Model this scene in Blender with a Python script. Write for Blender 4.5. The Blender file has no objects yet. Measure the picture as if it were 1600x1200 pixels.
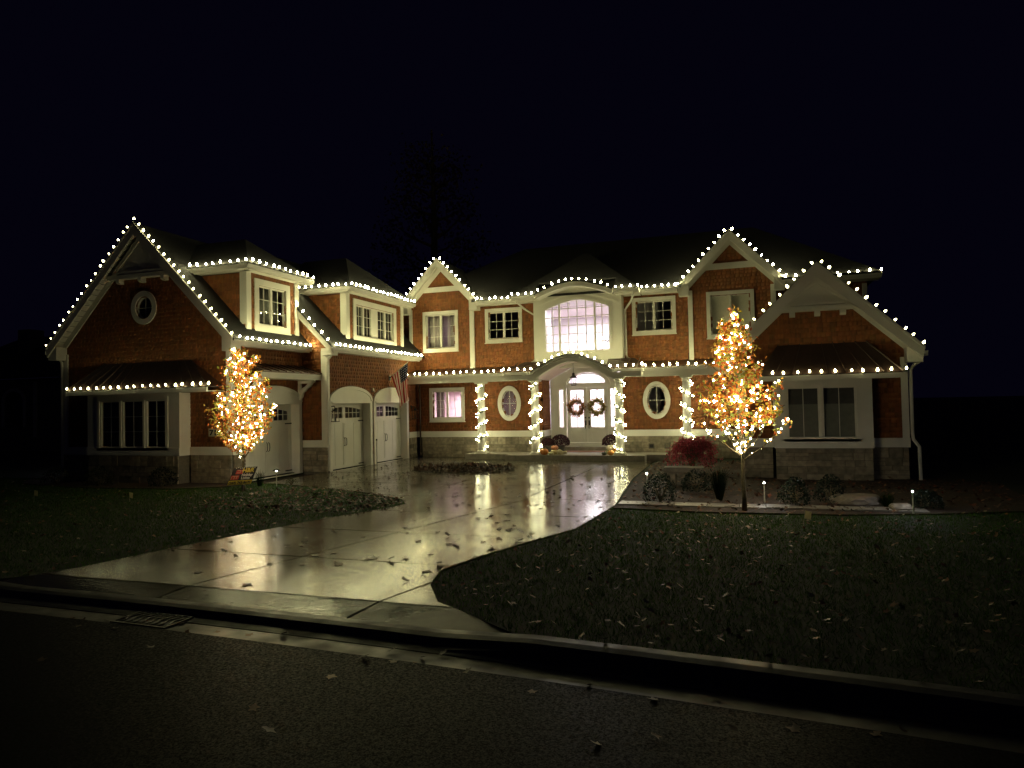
import bpy, bmesh, math, random
import numpy as np
from mathutils import Vector, Matrix, Quaternion
from mathutils.geometry import tessellate_polygon

random.seed(7); rng = np.random.default_rng(7)
R = math.radians
scene = bpy.context.scene
col = scene.collection

# ------------------------------------------------------------------ camera, night sky, added front fill, exposure
cam_d = bpy.data.cameras.new('camera'); cam = bpy.data.objects.new('camera', cam_d); col.objects.link(cam)
scene.camera = cam
cam_d.sensor_width = 36; cam_d.lens = 1090 / 1600 * 36; cam_d.clip_start = .05; cam_d.clip_end = 2000
YAW, PITCH, ROLL = .33194, .02792, -.02133
fwd = Vector((-math.sin(YAW) * math.cos(PITCH), math.cos(YAW) * math.cos(PITCH), math.sin(PITCH)))
rgt = Vector((math.cos(YAW), math.sin(YAW), 0)); upv = rgt.cross(fwd)
r2 = math.cos(ROLL) * rgt + math.sin(ROLL) * upv; u2 = -math.sin(ROLL) * rgt + math.cos(ROLL) * upv
cam.matrix_world = Matrix(((r2.x, u2.x, -fwd.x, 0), (r2.y, u2.y, -fwd.y, 0), (r2.z, u2.z, -fwd.z, 2.2), (0, 0, 0, 1)))

world = bpy.data.worlds.new('World'); scene.world = world; world.use_nodes = True
wn = world.node_tree; wn.nodes.clear()
w_out = wn.nodes.new('ShaderNodeOutputWorld'); w_bg = wn.nodes.new('ShaderNodeBackground')
w_bg.inputs['Color'].default_value = (.30, .24, 1.0, 1); w_bg.inputs['Strength'].default_value = .0036
wn.links.new(w_bg.outputs[0], w_out.inputs[0])
sun_d = bpy.data.lights.new('front_fill', 'SUN'); sun = bpy.data.objects.new('front_fill', sun_d); col.objects.link(sun)  # added faint fill from the camera side, to reveal the front walls
sun_d.energy = .0018; sun_d.angle = R(12); sun_d.color = (.95, .92, .8)
sun.rotation_euler = (R(52), 0, R(-14))
scene.view_settings.view_transform = 'Standard'; scene.view_settings.look = 'None'
scene.view_settings.exposure = 0; scene.view_settings.gamma = 1
cy = scene.cycles
cy.use_denoising = True; cy.sample_clamp_indirect = 4; cy.max_bounces = 6; cy.diffuse_bounces = 3
cy.glossy_bounces = 3; cy.transmission_bounces = 4; cy.transparent_max_bounces = 10
cy.caustics_reflective = False; cy.caustics_refractive = False

BULB = 160.0          # radiance of a roofline bulb
MINI = 120.0          # radiance of a mini light
WARM = (1.0, .925, .45)

# ------------------------------------------------------------------ materials
MATS = {}
def nodes_of(name):
    m = bpy.data.materials.new(name); m.use_nodes = True
    nt = m.node_tree; return m, nt, nt.nodes, nt.links
def pbr(name, c, rough=.6, var=.15, scale=8., bump=.0, bscale=None, spec=.5, metal=0., c2=None, tint=None, objrand=0., transl=0., rvar=0., detail=4., stretch=None, contrast=(.3, .7)):
    m, nt, N, L = nodes_of(name)
    b = N['Principled BSDF']; b.inputs['Roughness'].default_value = rough
    b.inputs['Metallic'].default_value = metal; b.inputs['Specular IOR Level'].default_value = spec
    geo = N.new('ShaderNodeNewGeometry'); pos = geo.outputs['Position']
    if stretch:
        mp = N.new('ShaderNodeMapping'); mp.inputs['Scale'].default_value = stretch
        L.new(pos, mp.inputs['Vector']); pos = mp.outputs['Vector']
    no = N.new('ShaderNodeTexNoise'); no.inputs['Scale'].default_value = scale; no.inputs['Detail'].default_value = detail
    L.new(pos, no.inputs['Vector'])
    mix = N.new('ShaderNodeMix'); mix.data_type = 'RGBA'
    ca = tuple(max(0, x * (1 - var)) for x in c); cb = tuple(min(1, x * (1 + var)) for x in (c2 or c))
    mix.inputs['A'].default_value = (*ca, 1); mix.inputs['B'].default_value = (*cb, 1)
    ramp = N.new('ShaderNodeMapRange'); ramp.inputs['From Min'].default_value = contrast[0]; ramp.inputs['From Max'].default_value = contrast[1]
    L.new(no.outputs['Fac'], ramp.inputs['Value']); L.new(ramp.outputs[0], mix.inputs['Factor'])
    colo = mix.outputs['Result']
    if tint:
        at = N.new('ShaderNodeAttribute'); at.attribute_name = 'tint'
        mm = N.new('ShaderNodeMix'); mm.data_type = 'RGBA'; mm.blend_type = 'MULTIPLY'; mm.inputs['Factor'].default_value = 1
        L.new(colo, mm.inputs['A']); L.new(at.outputs['Color'], mm.inputs['B']); colo = mm.outputs['Result']
    if objrand:
        oi = N.new('ShaderNodeObjectInfo'); mr = N.new('ShaderNodeMapRange')
        mr.inputs['To Min'].default_value = 1 - objrand; mr.inputs['To Max'].default_value = 1 + objrand
        L.new(oi.outputs['Random'], mr.inputs['Value'])
        hv = N.new('ShaderNodeHueSaturation'); L.new(mr.outputs[0], hv.inputs['Value']); L.new(colo, hv.inputs['Color']); colo = hv.outputs['Color']
    L.new(colo, b.inputs['Base Color'])
    if rvar:
        n3 = N.new('ShaderNodeTexNoise'); n3.inputs['Scale'].default_value = scale * .45; n3.inputs['Detail'].default_value = 3
        L.new(pos, n3.inputs['Vector']); m3 = N.new('ShaderNodeMapRange')
        m3.inputs['From Min'].default_value = .35; m3.inputs['From Max'].default_value = .65
        m3.inputs['To Min'].default_value = max(.03, rough - rvar); m3.inputs['To Max'].default_value = min(1, rough + rvar)
        L.new(n3.outputs['Fac'], m3.inputs['Value']); L.new(m3.outputs[0], b.inputs['Roughness'])
    if bump:
        n2 = N.new('ShaderNodeTexNoise'); n2.inputs['Scale'].default_value = bscale or scale * 4; n2.inputs['Detail'].default_value = 5
        L.new(pos, n2.inputs['Vector'])
        bp = N.new('ShaderNodeBump'); bp.inputs['Strength'].default_value = min(1, bump * 10 if bump < .1 else 1)
        bp.inputs['Distance'].default_value = bump
        L.new(n2.outputs['Fac'], bp.inputs['Height']); L.new(bp.outputs[0], b.inputs['Normal'])
    if transl:
        tr = N.new('ShaderNodeBsdfTranslucent'); L.new(colo, tr.inputs['Color'])
        ms = N.new('ShaderNodeMixShader'); ms.inputs['Fac'].default_value = transl
        out = N['Material Output']; L.new(b.outputs[0], ms.inputs[1]); L.new(tr.outputs[0], ms.inputs[2]); L.new(ms.outputs[0], out.inputs['Surface'])
    MATS[name] = m; return m
def emit(name, c, s):
    m, nt, N, L = nodes_of(name); N.remove(N['Principled BSDF'])
    e = N.new('ShaderNodeEmission'); e.inputs['Color'].default_value = (*c, 1); e.inputs['Strength'].default_value = s
    L.new(e.outputs[0], N['Material Output'].inputs['Surface']); MATS[name] = m; return m
def glass(name, rough=.02, tint=(1, 1, 1), fac=None):
    m, nt, N, L = nodes_of(name); N.remove(N['Principled BSDF'])
    t = N.new('ShaderNodeBsdfTransparent'); t.inputs['Color'].default_value = (*tint, 1)
    g = N.new('ShaderNodeBsdfGlossy'); g.inputs['Roughness'].default_value = rough
    f = N.new('ShaderNodeFresnel'); f.inputs['IOR'].default_value = 1.6
    ge = N.new('ShaderNodeNewGeometry'); iv = N.new('ShaderNodeMath'); iv.operation = 'SUBTRACT'; iv.inputs[0].default_value = 1; L.new(ge.outputs['Backfacing'], iv.inputs[1])
    ml = N.new('ShaderNodeMath'); ml.operation = 'MULTIPLY'; L.new(f.outputs[0], ml.inputs[0]); L.new(iv.outputs[0], ml.inputs[1])
    x = N.new('ShaderNodeMixShader'); L.new(ml.outputs[0], x.inputs['Fac']); L.new(t.outputs[0], x.inputs[1]); L.new(g.outputs[0], x.inputs[2])
    L.new(x.outputs[0], N['Material Output'].inputs['Surface']); MATS[name] = m; return m

pbr('shingle', (.21, .072, .018), .75, .22, 3., tint=True, stretch=(6, 6, .6), bump=.004, bscale=30)
pbr('wallback', (.10, .04, .02), .8)
pbr('trim', (.76, .74, .66), .5, .05, 2.)
pbr('soffit', (.70, .68, .60), .6, .05, 3.)
pbr('gutter', (.72, .70, .63), .35, .04, 3.)
pbr('roof', (.013, .0125, .013), .85, .3, 14., bump=.01, bscale=40, detail=6)
pbr('metal_roof', (.085, .052, .042), .35, .15, 5., metal=.35)
pbr('stone', (.25, .215, .155), .75, .35, 7., bump=.012, bscale=22, objrand=.32)
pbr('mortar', (.13, .115, .09), .95, .2, 20.)
pbr('door_white', (.70, .69, .62), .45, .05, 2.)
pbr('iron', (.012, .012, .013), .4, .2)
pbr('interior_pink', (.72, .60, .64), .8, .05); pbr('interior_foyer', (.72, .68, .72), .8, .03)
pbr('interior_dark', (.10, .10, .095), .9, .1)
pbr('curtain', (.40, .36, .36), .9, .1)
pbr('curtain_grey', (.20, .21, .18), .9, .1)
pbr('blind', (.74, .73, .60), .6, .05)
pbr('wood_floor', (.30, .15, .07), .4, .2)
pbr('dark_wood', (.05, .03, .022), .5, .2)
glass('glass'); glass('glass_frost', .18, (.75, .68, .72))
pbr('concrete_rough', (.30, .28, .235), .6, .2, 5., bump=.004, bscale=60)
pbr('kerb', (.055, .052, .043), .5, .4, 6., bump=.004, bscale=60, rvar=.15)
pbr('soil', (.028, .02, .013), .95, .4, 10., bump=.03, bscale=25)
pbr('mulch', (.034, .018, .011), .9, .4, 22., bump=.03, bscale=45, tint=None)
pbr('lawn', (.010, .020, .004), .95, .45, 9., bump=.03, bscale=50)
pbr('blade', (.050, .115, .010), .6, .3, 2., tint=True, transl=.25, spec=.08)
pbr('bark', (.13, .105, .06), .8, .3, 20., bump=.004, bscale=70)
pbr('leaf', (1, 1, 1), .5, .08, 8., tint=True, transl=.45)
pbr('dead_leaf', (1, 1, 1), .5, .25, 20., tint=True, spec=.3)
pbr('wire_green', (.01, .02, .012), .6)
pbr('mat_fibre', (.20, .085, .04), .95, .3, 40., bump=.006, bscale=90)
pbr('pot', (.06, .055, .05), .6, .2)
pbr('pole_wood', (.55, .50, .40), .5, .1)
pbr('sign_black', (.012, .012, .012), .35, .1); pbr('sign_yellow', (.72, .52, .05), .4, .05)
pbr('sign_white', (.75, .74, .7), .4, .05); pbr('sign_red', (.48, .03, .02), .4, .2, 30.); pbr('sign_pale', (.6, .3, .2), .4, .2)
pbr('plate', (.42, .40, .32), .5, .1); pbr('flag_sheet', (.62, .58, .42), .6, .1, transl=.6)
pbr('paver', (.22, .21, .19), .4, .2, 8., bump=.004, bscale=50, objrand=.15, rvar=.15)
pbr('boulder', (.20, .17, .13), .8, .3, 6., bump=.02, bscale=18)
pbr('neighbour_wall', (.10, .09, .09), .8); pbr('neighbour_trim', (.4, .38, .36), .7)
pbr('grate_iron', (.045, .042, .038), .35, .3, 20., metal=.6)
pbr('plastic_white', (.6, .6, .56), .4)
pbr('asphalt', (.001, .001, .001), .55, .2, 85., bump=.006, bscale=110, rvar=.2, detail=4, spec=.03, c2=(.024, .0235, .023), contrast=(.42, .68))
emit('bulb_c9', WARM, BULB); emit('bulb_c9_soft', WARM, 22.); emit('bulb_mini', (1.0, .88, .50), MINI); emit('bulb_garland', (1.0, .94, .52), 85.); emit('lamp_cool', (.95, .97, 1.0), 1300.); emit('chandelier_bulb', (1, .93, .9), 40.)

# wet concrete: damp slabs with standing film; roughness varies in patches
def wet_concrete():
    m, nt, N, L = nodes_of('wet_concrete'); b = N['Principled BSDF']
    geo = N.new('ShaderNodeNewGeometry')
    def noise(s, d=4, st=None):
        n = N.new('ShaderNodeTexNoise'); n.inputs['Scale'].default_value = s; n.inputs['Detail'].default_value = d
        if st:
            mp = N.new('ShaderNodeMapping'); mp.inputs['Scale'].default_value = st; L.new(geo.outputs['Position'], mp.inputs['Vector']); L.new(mp.outputs[0], n.inputs['Vector'])
        else: L.new(geo.outputs['Position'], n.inputs['Vector'])
        return n
    def mr(src, a, c, d, e):
        x = N.new('ShaderNodeMapRange'); x.inputs['From Min'].default_value = a; x.inputs['From Max'].default_value = c
        x.inputs['To Min'].default_value = d; x.inputs['To Max'].default_value = e; L.new(src, x.inputs['Value']); return x.outputs[0]
    n1 = noise(1.1, 5); n2 = noise(9, 6); n3 = noise(.8, 3, (1., .35, 1))
    mix = N.new('ShaderNodeMix'); mix.data_type = 'RGBA'
    mix.inputs['A'].default_value = (.050, .045, .028, 1); mix.inputs['B'].default_value = (.115, .104, .068, 1)
    ad = N.new('ShaderNodeMath'); ad.operation = 'ADD'; L.new(mr(n1.outputs['Fac'], .3, .7, 0, .7), ad.inputs[0]); L.new(mr(n2.outputs['Fac'], .3, .7, 0, .3), ad.inputs[1])
    L.new(ad.outputs[0], mix.inputs['Factor'])
    oi = N.new('ShaderNodeObjectInfo'); hv = N.new('ShaderNodeHueSaturation'); L.new(mr(oi.outputs['Random'], 0, 1, .88, 1.1), hv.inputs['Value'])
    L.new(mix.outputs['Result'], hv.inputs['Color']); L.new(hv.outputs[0], b.inputs['Base Color'])
    L.new(mr(n3.outputs['Fac'], .3, .7, .07, .26), b.inputs['Roughness'])
    b.inputs['Specular IOR Level'].default_value = .36
    bp = N.new('ShaderNodeBump'); bp.inputs['Strength'].default_value = .5; bp.inputs['Distance'].default_value = .004
    n4 = noise(16, 6, (.55, 1.6, 1)); L.new(n4.outputs['Fac'], bp.inputs['Height']); L.new(bp.outputs[0], b.inputs['Normal'])
    MATS['wet_concrete'] = m
wet_concrete()

def flag_material():
    m, nt, N, L = nodes_of('flag_cloth'); b = N['Principled BSDF']; b.inputs['Roughness'].default_value = .8
    uv = N.new('ShaderNodeUVMap'); sp = N.new('ShaderNodeSeparateXYZ'); L.new(uv.outputs[0], sp.inputs[0])
    def mth(op, a, c=None, v=None):
        x = N.new('ShaderNodeMath'); x.operation = op
        L.new(a, x.inputs[0])
        if c is not None: L.new(c, x.inputs[1])
        if v is not None: x.inputs[1].default_value = v
        return x.outputs[0]
    u, v = sp.outputs[0], sp.outputs[1]            # u along the fly, v from the foot (0) to the head (1)
    st = mth('MODULO', mth('FLOOR', mth('MULTIPLY', v, v=13.)), v=2.)
    mixs = N.new('ShaderNodeMix'); mixs.data_type = 'RGBA'; L.new(st, mixs.inputs['Factor'])
    mixs.inputs['A'].default_value = (.34, .012, .02, 1); mixs.inputs['B'].default_value = (.64, .58, .50, 1)
    can = mth('MULTIPLY', mth('LESS_THAN', u, v=.4), mth('GREATER_THAN', v, v=6 / 13))
    fu = mth('SUBTRACT', mth('FRACT', mth('MULTIPLY', u, v=6 / .4)), v=.5)
    fv = mth('SUBTRACT', mth('FRACT', mth('MULTIPLY', v, v=5 / (7 / 13))), v=.5)
    star = mth('LESS_THAN', mth('ADD', mth('MULTIPLY', fu, fu), mth('MULTIPLY', fv, fv)), v=.05)
    mixc = N.new('ShaderNodeMix'); mixc.data_type = 'RGBA'; L.new(star, mixc.inputs['Factor'])
    mixc.inputs['A'].default_value = (.006, .008, .030, 1); mixc.inputs['B'].default_value = (.4, .4, .42, 1)
    mx = N.new('ShaderNodeMix'); mx.data_type = 'RGBA'; L.new(can, mx.inputs['Factor'])
    L.new(mixs.outputs['Result'], mx.inputs['A']); L.new(mixc.outputs['Result'], mx.inputs['B'])
    L.new(mx.outputs['Result'], b.inputs['Base Color'])
    tr = N.new('ShaderNodeBsdfTranslucent'); L.new(mx.outputs['Result'], tr.inputs['Color'])
    ms = N.new('ShaderNodeMixShader'); ms.inputs['Fac'].default_value = .3
    L.new(b.outputs[0], ms.inputs[1]); L.new(tr.outputs[0], ms.inputs[2]); L.new(ms.outputs[0], N['Material Output'].inputs['Surface'])
    MATS['flag_cloth'] = m
flag_material()

# ------------------------------------------------------------------ building blocks
class Frame:
    def __init__(s, o, U, V, N): s.o, s.U, s.V, s.N = Vector(o), Vector(U), Vector(V), Vector(N)
    def p(s, u, v, w=0.): return s.o + s.U * u + s.V * v + s.N * w
def FY(Y): return Frame((0, Y, 0), (1, 0, 0), (0, 0, 1), (0, -1, 0))     # faces the street: u = X, v = Z
def FX(X): return Frame((X, 0, 0), (0, 1, 0), (0, 0, 1), (1, 0, 0))      # faces the driveway: u = Y, v = Z

WL = {}
def wloc(o): return WL.get(o.name, Vector((0, 0, 0))) if o else Vector((0, 0, 0))
def tag(o, label=None, cat=None, group=None, kind=None):
    if label: o['label'] = label
    if cat: o['category'] = cat
    if group: o['group'] = group
    if kind: o['kind'] = kind
    return o
def link(name, data, parent=None, loc=(0, 0, 0), rot=None, scale=None):
    o = bpy.data.objects.new(name, data); col.objects.link(o); loc = Vector(loc)
    WL[o.name] = loc
    if parent: o.parent = parent
    o.location = loc - wloc(parent)
    if rot is not None: o.rotation_mode = 'QUATERNION'; o.rotation_quaternion = rot
    if scale is not None: o.scale = scale
    return o
def thing(name, loc, label, cat, group=None):
    o = link(name, None, None, loc); o.empty_display_size = .2
    return tag(o, label, cat, group)

class MB:
    def __init__(s): s.v, s.f, s.m, s.t = [], [], [], []
    def add(s, vs, fs, mat=0, tint=None):
        n = len(s.v); s.v += [tuple(v) for v in vs]; s.f += [tuple(i + n for i in f) for f in fs]; s.m += [mat] * len(fs)
        if tint is not None: s.t += [tint] * len(vs)
        return s
    def box(s, a, b, mat=0):
        (x0, y0, z0), (x1, y1, z1) = a, b
        return s.add([(x0, y0, z0), (x1, y0, z0), (x1, y1, z0), (x0, y1, z0), (x0, y0, z1), (x1, y0, z1), (x1, y1, z1), (x0, y1, z1)],
                     [(0, 3, 2, 1), (4, 5, 6, 7), (0, 1, 5, 4), (1, 2, 6, 5), (2, 3, 7, 6), (3, 0, 4, 7)], mat)
    def fbox(s, fr, u0, u1, v0, v1, w0, w1, mat=0):
        q = [fr.p(u, v, w) for w in (w0, w1) for (u, v) in ((u0, v0), (u1, v0), (u1, v1), (u0, v1))]
        return s.add(q, [(0, 3, 2, 1), (4, 5, 6, 7), (0, 1, 5, 4), (1, 2, 6, 5), (2, 3, 7, 6), (3, 0, 4, 7)], mat)
    def prism(s, fr, outer, holes, w0, w1, mat=0):
        loops = [list(outer)] + [list(h) for h in holes]
        flat = [p for l in loops for p in l]
        tris = tessellate_polygon([[Vector((p[0], p[1], 0)) for p in l] for l in loops])
        n = len(flat)
        vs = [fr.p(p[0], p[1], w0) for p in flat] + [fr.p(p[0], p[1], w1) for p in flat]
        fs = []
        for t in tris:
            a, b, c = (flat[i] for i in t)
            ar = (b[0] - a[0]) * (c[1] - a[1]) - (c[0] - a[0]) * (b[1] - a[1])
            if abs(ar) < 1e-9: continue
            t = tuple(t) if ar > 0 else (t[0], t[2], t[1])
            fs.append(tuple(i + n for i in t)); fs.append((t[0], t[2], t[1]))
        k = 0
        for li, l in enumerate(loops):
            ar = sum(l[i][0] * l[(i + 1) % len(l)][1] - l[(i + 1) % len(l)][0] * l[i][1] for i in range(len(l)))
            ccw = (ar > 0) == (li == 0)
            for i in range(len(l)):
                a, b = k + i, k + (i + 1) % len(l)
                fs.append((a, b, b + n, a + n) if ccw else (b, a, a + n, b + n))
            k += len(l)
        return s.add(vs, fs, mat)
    def slab(s, pts, d, mat=0):                       # planar polygon in space, thickened by vector d
        n = len(pts); pts = [Vector(p) for p in pts]; d = Vector(d)
        vs = pts + [p + d for p in pts]
        fs = [tuple(range(n)), tuple(reversed(range(n, 2 * n)))] + [(i, i + n, (i + 1) % n + n, (i + 1) % n) for i in range(n)]
        return s.add(vs, fs, mat)
    def tube(s, pts, rad, n=6, mat=0, cap=True, tint=None):
        pts = [Vector(p) for p in pts]; m = len(pts)
        if not hasattr(rad, '__len__'): rad = [rad] * m
        vs, fs = [], []; ref = None
        for i, p in enumerate(pts):
            d = (pts[min(i + 1, m - 1)] - pts[max(i - 1, 0)]); d = d.normalized() if d.length > 1e-9 else Vector((0, 0, 1))
            if ref is None: ref = d.orthogonal().normalized()
            ref = (ref - d * ref.dot(d)); ref = ref.normalized() if ref.length > 1e-6 else d.orthogonal().normalized()
            b = d.cross(ref)
            for k in range(n):
                a = 2 * math.pi * k / n; vs.append(p + (ref * math.cos(a) + b * math.sin(a)) * rad[i])
        for i in range(m - 1):
            for k in range(n):
                a, b = i * n + k, i * n + (k + 1) % n; fs.append((a, b, b + n, a + n))
        if cap: fs.append(tuple(reversed(range(n)))); fs.append(tuple(range((m - 1) * n, m * n)))
        return s.add(vs, fs, mat, tint)
    def lathe(s, prof, c, n=20, mat=0, rib=None):
        vs, fs = [], []
        for (r, z) in prof:
            for k in range(n):
                a = 2 * math.pi * k / n; q = r * (rib(a) if rib else 1)
                vs.append((c[0] + q * math.cos(a), c[1] + q * math.sin(a), c[2] + z))
        m = len(prof)
        for i in range(m - 1):
            for k in range(n):
                a, b = i * n + k, i * n + (k + 1) % n; fs.append((a, b, b + n, a + n))
        fs.append(tuple(reversed(range(n)))); fs.append(tuple(range((m - 1) * n, m * n)))
        return s.add(vs, fs, mat)
    def mesh(s, name, mats, origin=Vector((0, 0, 0)), smooth=False):
        me = bpy.data.meshes.new(name)
        o = origin
        me.from_pydata([(v[0] - o[0], v[1] - o[1], v[2] - o[2]) for v in s.v], [], s.f)
        for m in (mats if isinstance(mats, (list, tuple)) else [mats]): me.materials.append(MATS[m])
        me.polygons.foreach_set('material_index', s.m)
        if s.t:
            a = me.color_attributes.new('tint', 'FLOAT_COLOR', 'POINT')
            a.data.foreach_set('color', np.array([(*t, 1) for t in s.t], dtype=np.float32).ravel())
        if smooth: me.polygons.foreach_set('use_smooth', [True] * len(me.polygons))
        me.update(); return me
    def build(s, name, mats, parent=None, origin=None, smooth=False, kind=None, label=None):
        if origin is None:
            a = np.array(s.v); lo, hi = a.min(0), a.max(0); origin = Vector(((lo[0] + hi[0]) / 2, (lo[1] + hi[1]) / 2, lo[2]))
        o = link(name, s.mesh(name, mats, origin, smooth), parent, origin)
        return tag(o, label=label, kind=kind)

def np_mesh(name, V, F, mat, tint=None, smooth=False):
    me = bpy.data.meshes.new(name); k = F.shape[1]
    me.vertices.add(len(V)); me.vertices.foreach_set('co', V.astype(np.float32).ravel())
    me.loops.add(F.size); me.loops.foreach_set('vertex_index', F.astype(np.int32).ravel())
    me.polygons.add(len(F)); me.polygons.foreach_set('loop_start', np.arange(0, F.size, k, dtype=np.int32))
    me.materials.append(MATS[mat])
    if tint is not None:
        a = me.color_attributes.new('tint', 'FLOAT_COLOR', 'POINT')
        a.data.foreach_set('color', np.concatenate([tint, np.ones((len(tint), 1))], 1).astype(np.float32).ravel())
    me.update(calc_edges=True)
    return me

def in_poly(P, poly):
    x, y = P[:, 0], P[:, 1]; r = np.zeros(len(P), bool); n = len(poly)
    for i in range(n):
        x1, y1 = poly[i]; x2, y2 = poly[(i + 1) % n]
        if y1 == y2: continue
        c = ((y1 > y) != (y2 > y)) & (x < (x2 - x1) * (y - y1) / (y2 - y1) + x1); r ^= c
    return r
def rect(u0, u1, v0, v1): return [(u0, v0), (u1, v0), (u1, v1), (u0, v1)]
def ell(cu, cv, a, b, n=36, t0=0., t1=None):
    if t1 is None: return [(cu + a * math.cos(2 * math.pi * i / n), cv + b * math.sin(2 * math.pi * i / n)) for i in range(n)]
    return [(cu + a * math.cos(t0 + (t1 - t0) * i / n), cv + b * math.sin(t0 + (t1 - t0) * i / n)) for i in range(n + 1)]

unit_box = MB().box((-.5, -.5, -.5), (.5, .5, .5))
pane_mesh = {k: unit_box.mesh('pane', k) for k in ('glass', 'glass_frost')}

# ------------------------------------------------------------------ ground, street, kerb, drive
def Ya(X):                                            # edge of the asphalt
    x = max(-11., min(4., X)); y = 5.52 - .085 * x - .0047 * x * x
    return y + (X - x) * (-.085 - .0094 * x) * .8
MB().slab([(-400, -300, -.5), (400, -300, -.5), (400, 700, -.5), (-400, 700, -.5)], (0, 0, -.1)).build('ground', 'soil', kind='structure')
xs = [-60, -40, -25] + [-14 + i for i in range(24)] + [16, 30, 60]
st = MB(); pts = [(x, Ya(x), -.125) for x in xs]
st.slab(pts + [(60, -40, -.125), (-60, -40, -.125)], (0, 0, -.2)); st.build('street', 'asphalt', kind='structure')
def sweep(prof, name, mat, x0=-60, x1=60):
    X = [x for x in xs if x0 <= x <= x1]; mb = MB(); n = len(prof); vs = []
    for x in X: vs += [(x, Ya(x) + p[0], p[1] - (.05 if name == 'kerb' and -9.6 < x < -2.4 and p[1] > -.1 else 0) - (.012 if name == 'kerb' and -9.6 < x < -2.4 and -.13 < p[1] < -.05 else 0)) for p in prof]
    fs = [(i * n + k, (i + 1) * n + k, (i + 1) * n + (k + 1) % n, i * n + (k + 1) % n) for i in range(len(X) - 1) for k in range(n)]
    fs += [tuple(range(n)), tuple(reversed(range((len(X) - 1) * n, len(X) * n)))]
    return mb.add(vs, fs).build(name, mat, kind='structure')
sweep([(.004, -.4), (.004, -.132), (.30, -.145), (.30, -.4)], 'gutter_pan', 'kerb')
sweep([(.304, -.4), (.304, -.14), (.36, -.12), (.44, -.065), (.52, -.015), (.60, .0), (.70, .004), (.70, -.4)], 'kerb', 'kerb')
KB = .705
drive = [(-9.9, Ya(-9.9) + KB), (-9.35, 6.95), (-9.13, 7.49), (-8.8, 9.19), (-8.22, 11.52), (-7.5, 13.6), (-7.45, 14.1), (-7.9, 14.75), (-9.75, 15.9), (-12.0, 16.75), (-13.2, 17.1), (-14.70, 17.3), (-14.70, 20.46), (-13.69, 20.46), (-13.69, 26.5), (-13.0, 26.9), (-11.3, 26.9), (-11.0, 25.92), (-9.2, 25.92), (-9.1, 25.36), (-4.0, 25.36), (-3.55, 25.2), (-3.42, 24.6), (-3.3, 20), (-2.83, 14.67), (-2.99, 11.94), (-3.77, 9.63), (-4.0, 8.56), (-3.83, 7.85), (-3.4, 7.16), (-2.73, 6.75), (-2.2, Ya(-2.2) + KB)] + [(x, Ya(x) + KB) for x in (-3, -4, -5, -6, -7, -8, -9)]
def clip(poly, cell):
    out = poly
    for i in range(len(cell)):
        (ax, ay), (bx, by) = cell[i], cell[(i + 1) % len(cell)]; inp, out = out, []
        if not inp: return []
        side = lambda p: (bx - ax) * (p[1] - ay) - (by - ay) * (p[0] - ax)
        for j in range(len(inp)):
            p, q = inp[j - 1], inp[j]; sp, sq = side(p), side(q)
            if sq >= 0:
                if sp < 0: t = sp / (sp - sq); out.append((p[0] + t * (q[0] - p[0]), p[1] + t * (q[1] - p[1])))
                out.append(q)
            elif sp >= 0: t = sp / (sp - sq); out.append((p[0] + t * (q[0] - p[0]), p[1] + t * (q[1] - p[1])))
    res = []
    for p in out:
        if not res or abs(p[0] - res[-1][0]) + abs(p[1] - res[-1][1]) > 1e-5: res.append(p)
    return res
GZ = Frame((0, 0, 0), (1, 0, 0), (0, 1, 0), (0, 0, 1))
mb = MB(); mb.prism(GZ, drive, [], -.3, -.075); dw = mb.build('driveway', 'soil', kind='structure')
rows = [5.5, 7.0, 8.8, 10.9, 13.1, 15.4, 17.8, 20.4, 22.9, 25.36, 27.5]
g = .017
for j in range(len(rows) - 1):
    for i in range(-3, 4):
        sk = .22 if rows[j] < 15.3 else .0
        base = -6.55 if sk else -5.05
        wd = 2.72 if sk else 2.9
        f = lambda y: base + sk * (y - 8)
        y0, y1 = rows[j] + g, rows[j + 1] - g
        cell = [(f(y0) + i * wd + g, y0), (f(y0) + (i + 1) * wd - g, y0), (f(y1) + (i + 1) * wd - g, y1), (f(y1) + i * wd + g, y1)]
        pl = clip(drive, cell)
        if len(pl) > 2:
            ar = abs(sum(pl[k][0] * pl[(k + 1) % len(pl)][1] - pl[(k + 1) % len(pl)][0] * pl[k][1] for k in range(len(pl)))) / 2
            if ar > .02: mb = MB(); mb.prism(GZ, pl, [], -.2, random.uniform(-.0015, .0015)); mb.v = [(x, y, z - (.05 * max(0, min(1, (7 - y) / (7 - Ya(x) - KB))) if z > -.1 else 0)) for x, y, z in mb.v]; mb.build('slab', 'wet_concrete', dw)

lawnL = [(-60, Ya(-60) + KB)] + [(x, Ya(x) + KB) for x in (-40, -25, -18, -14, -12, -11, -10)] + drive[0:12] + [(-14.72, 70), (-60, 70)]
lawnR = [(x, Ya(x) + KB) for x in (60, 40, 25, 15, 9, 6, 4, 2, 0, -1)] + list(reversed(drive[22:32])) + [(-3.5, 70), (60, 70)]
for nm, pl in (('lawn', lawnL), ('lawn', lawnR)):
    mb = MB(); mb.prism(GZ, pl, [], -.35, -.022); mb.build(nm, 'lawn', kind='structure')
bedR = [(-2.8, 14.35), (-1, 14.15), (1.5, 14.3), (3.2, 14.75), (5.2, 15.6), (5.6, 20), (4.6, 20.55), (3.8, 20.55), (-.35, 20.55), (-.4, 25.8), (-3.3, 25.3), (-3.22, 20), (-2.78, 15.0)]
bedL = [(-23, 16.9), (-22, 15.9), (-19, 15.3), (-15.5, 15.5), (-14.2, 16.3), (-14.2, 17.05), (-14.75, 17.2), (-14.8, 16.9)]
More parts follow.
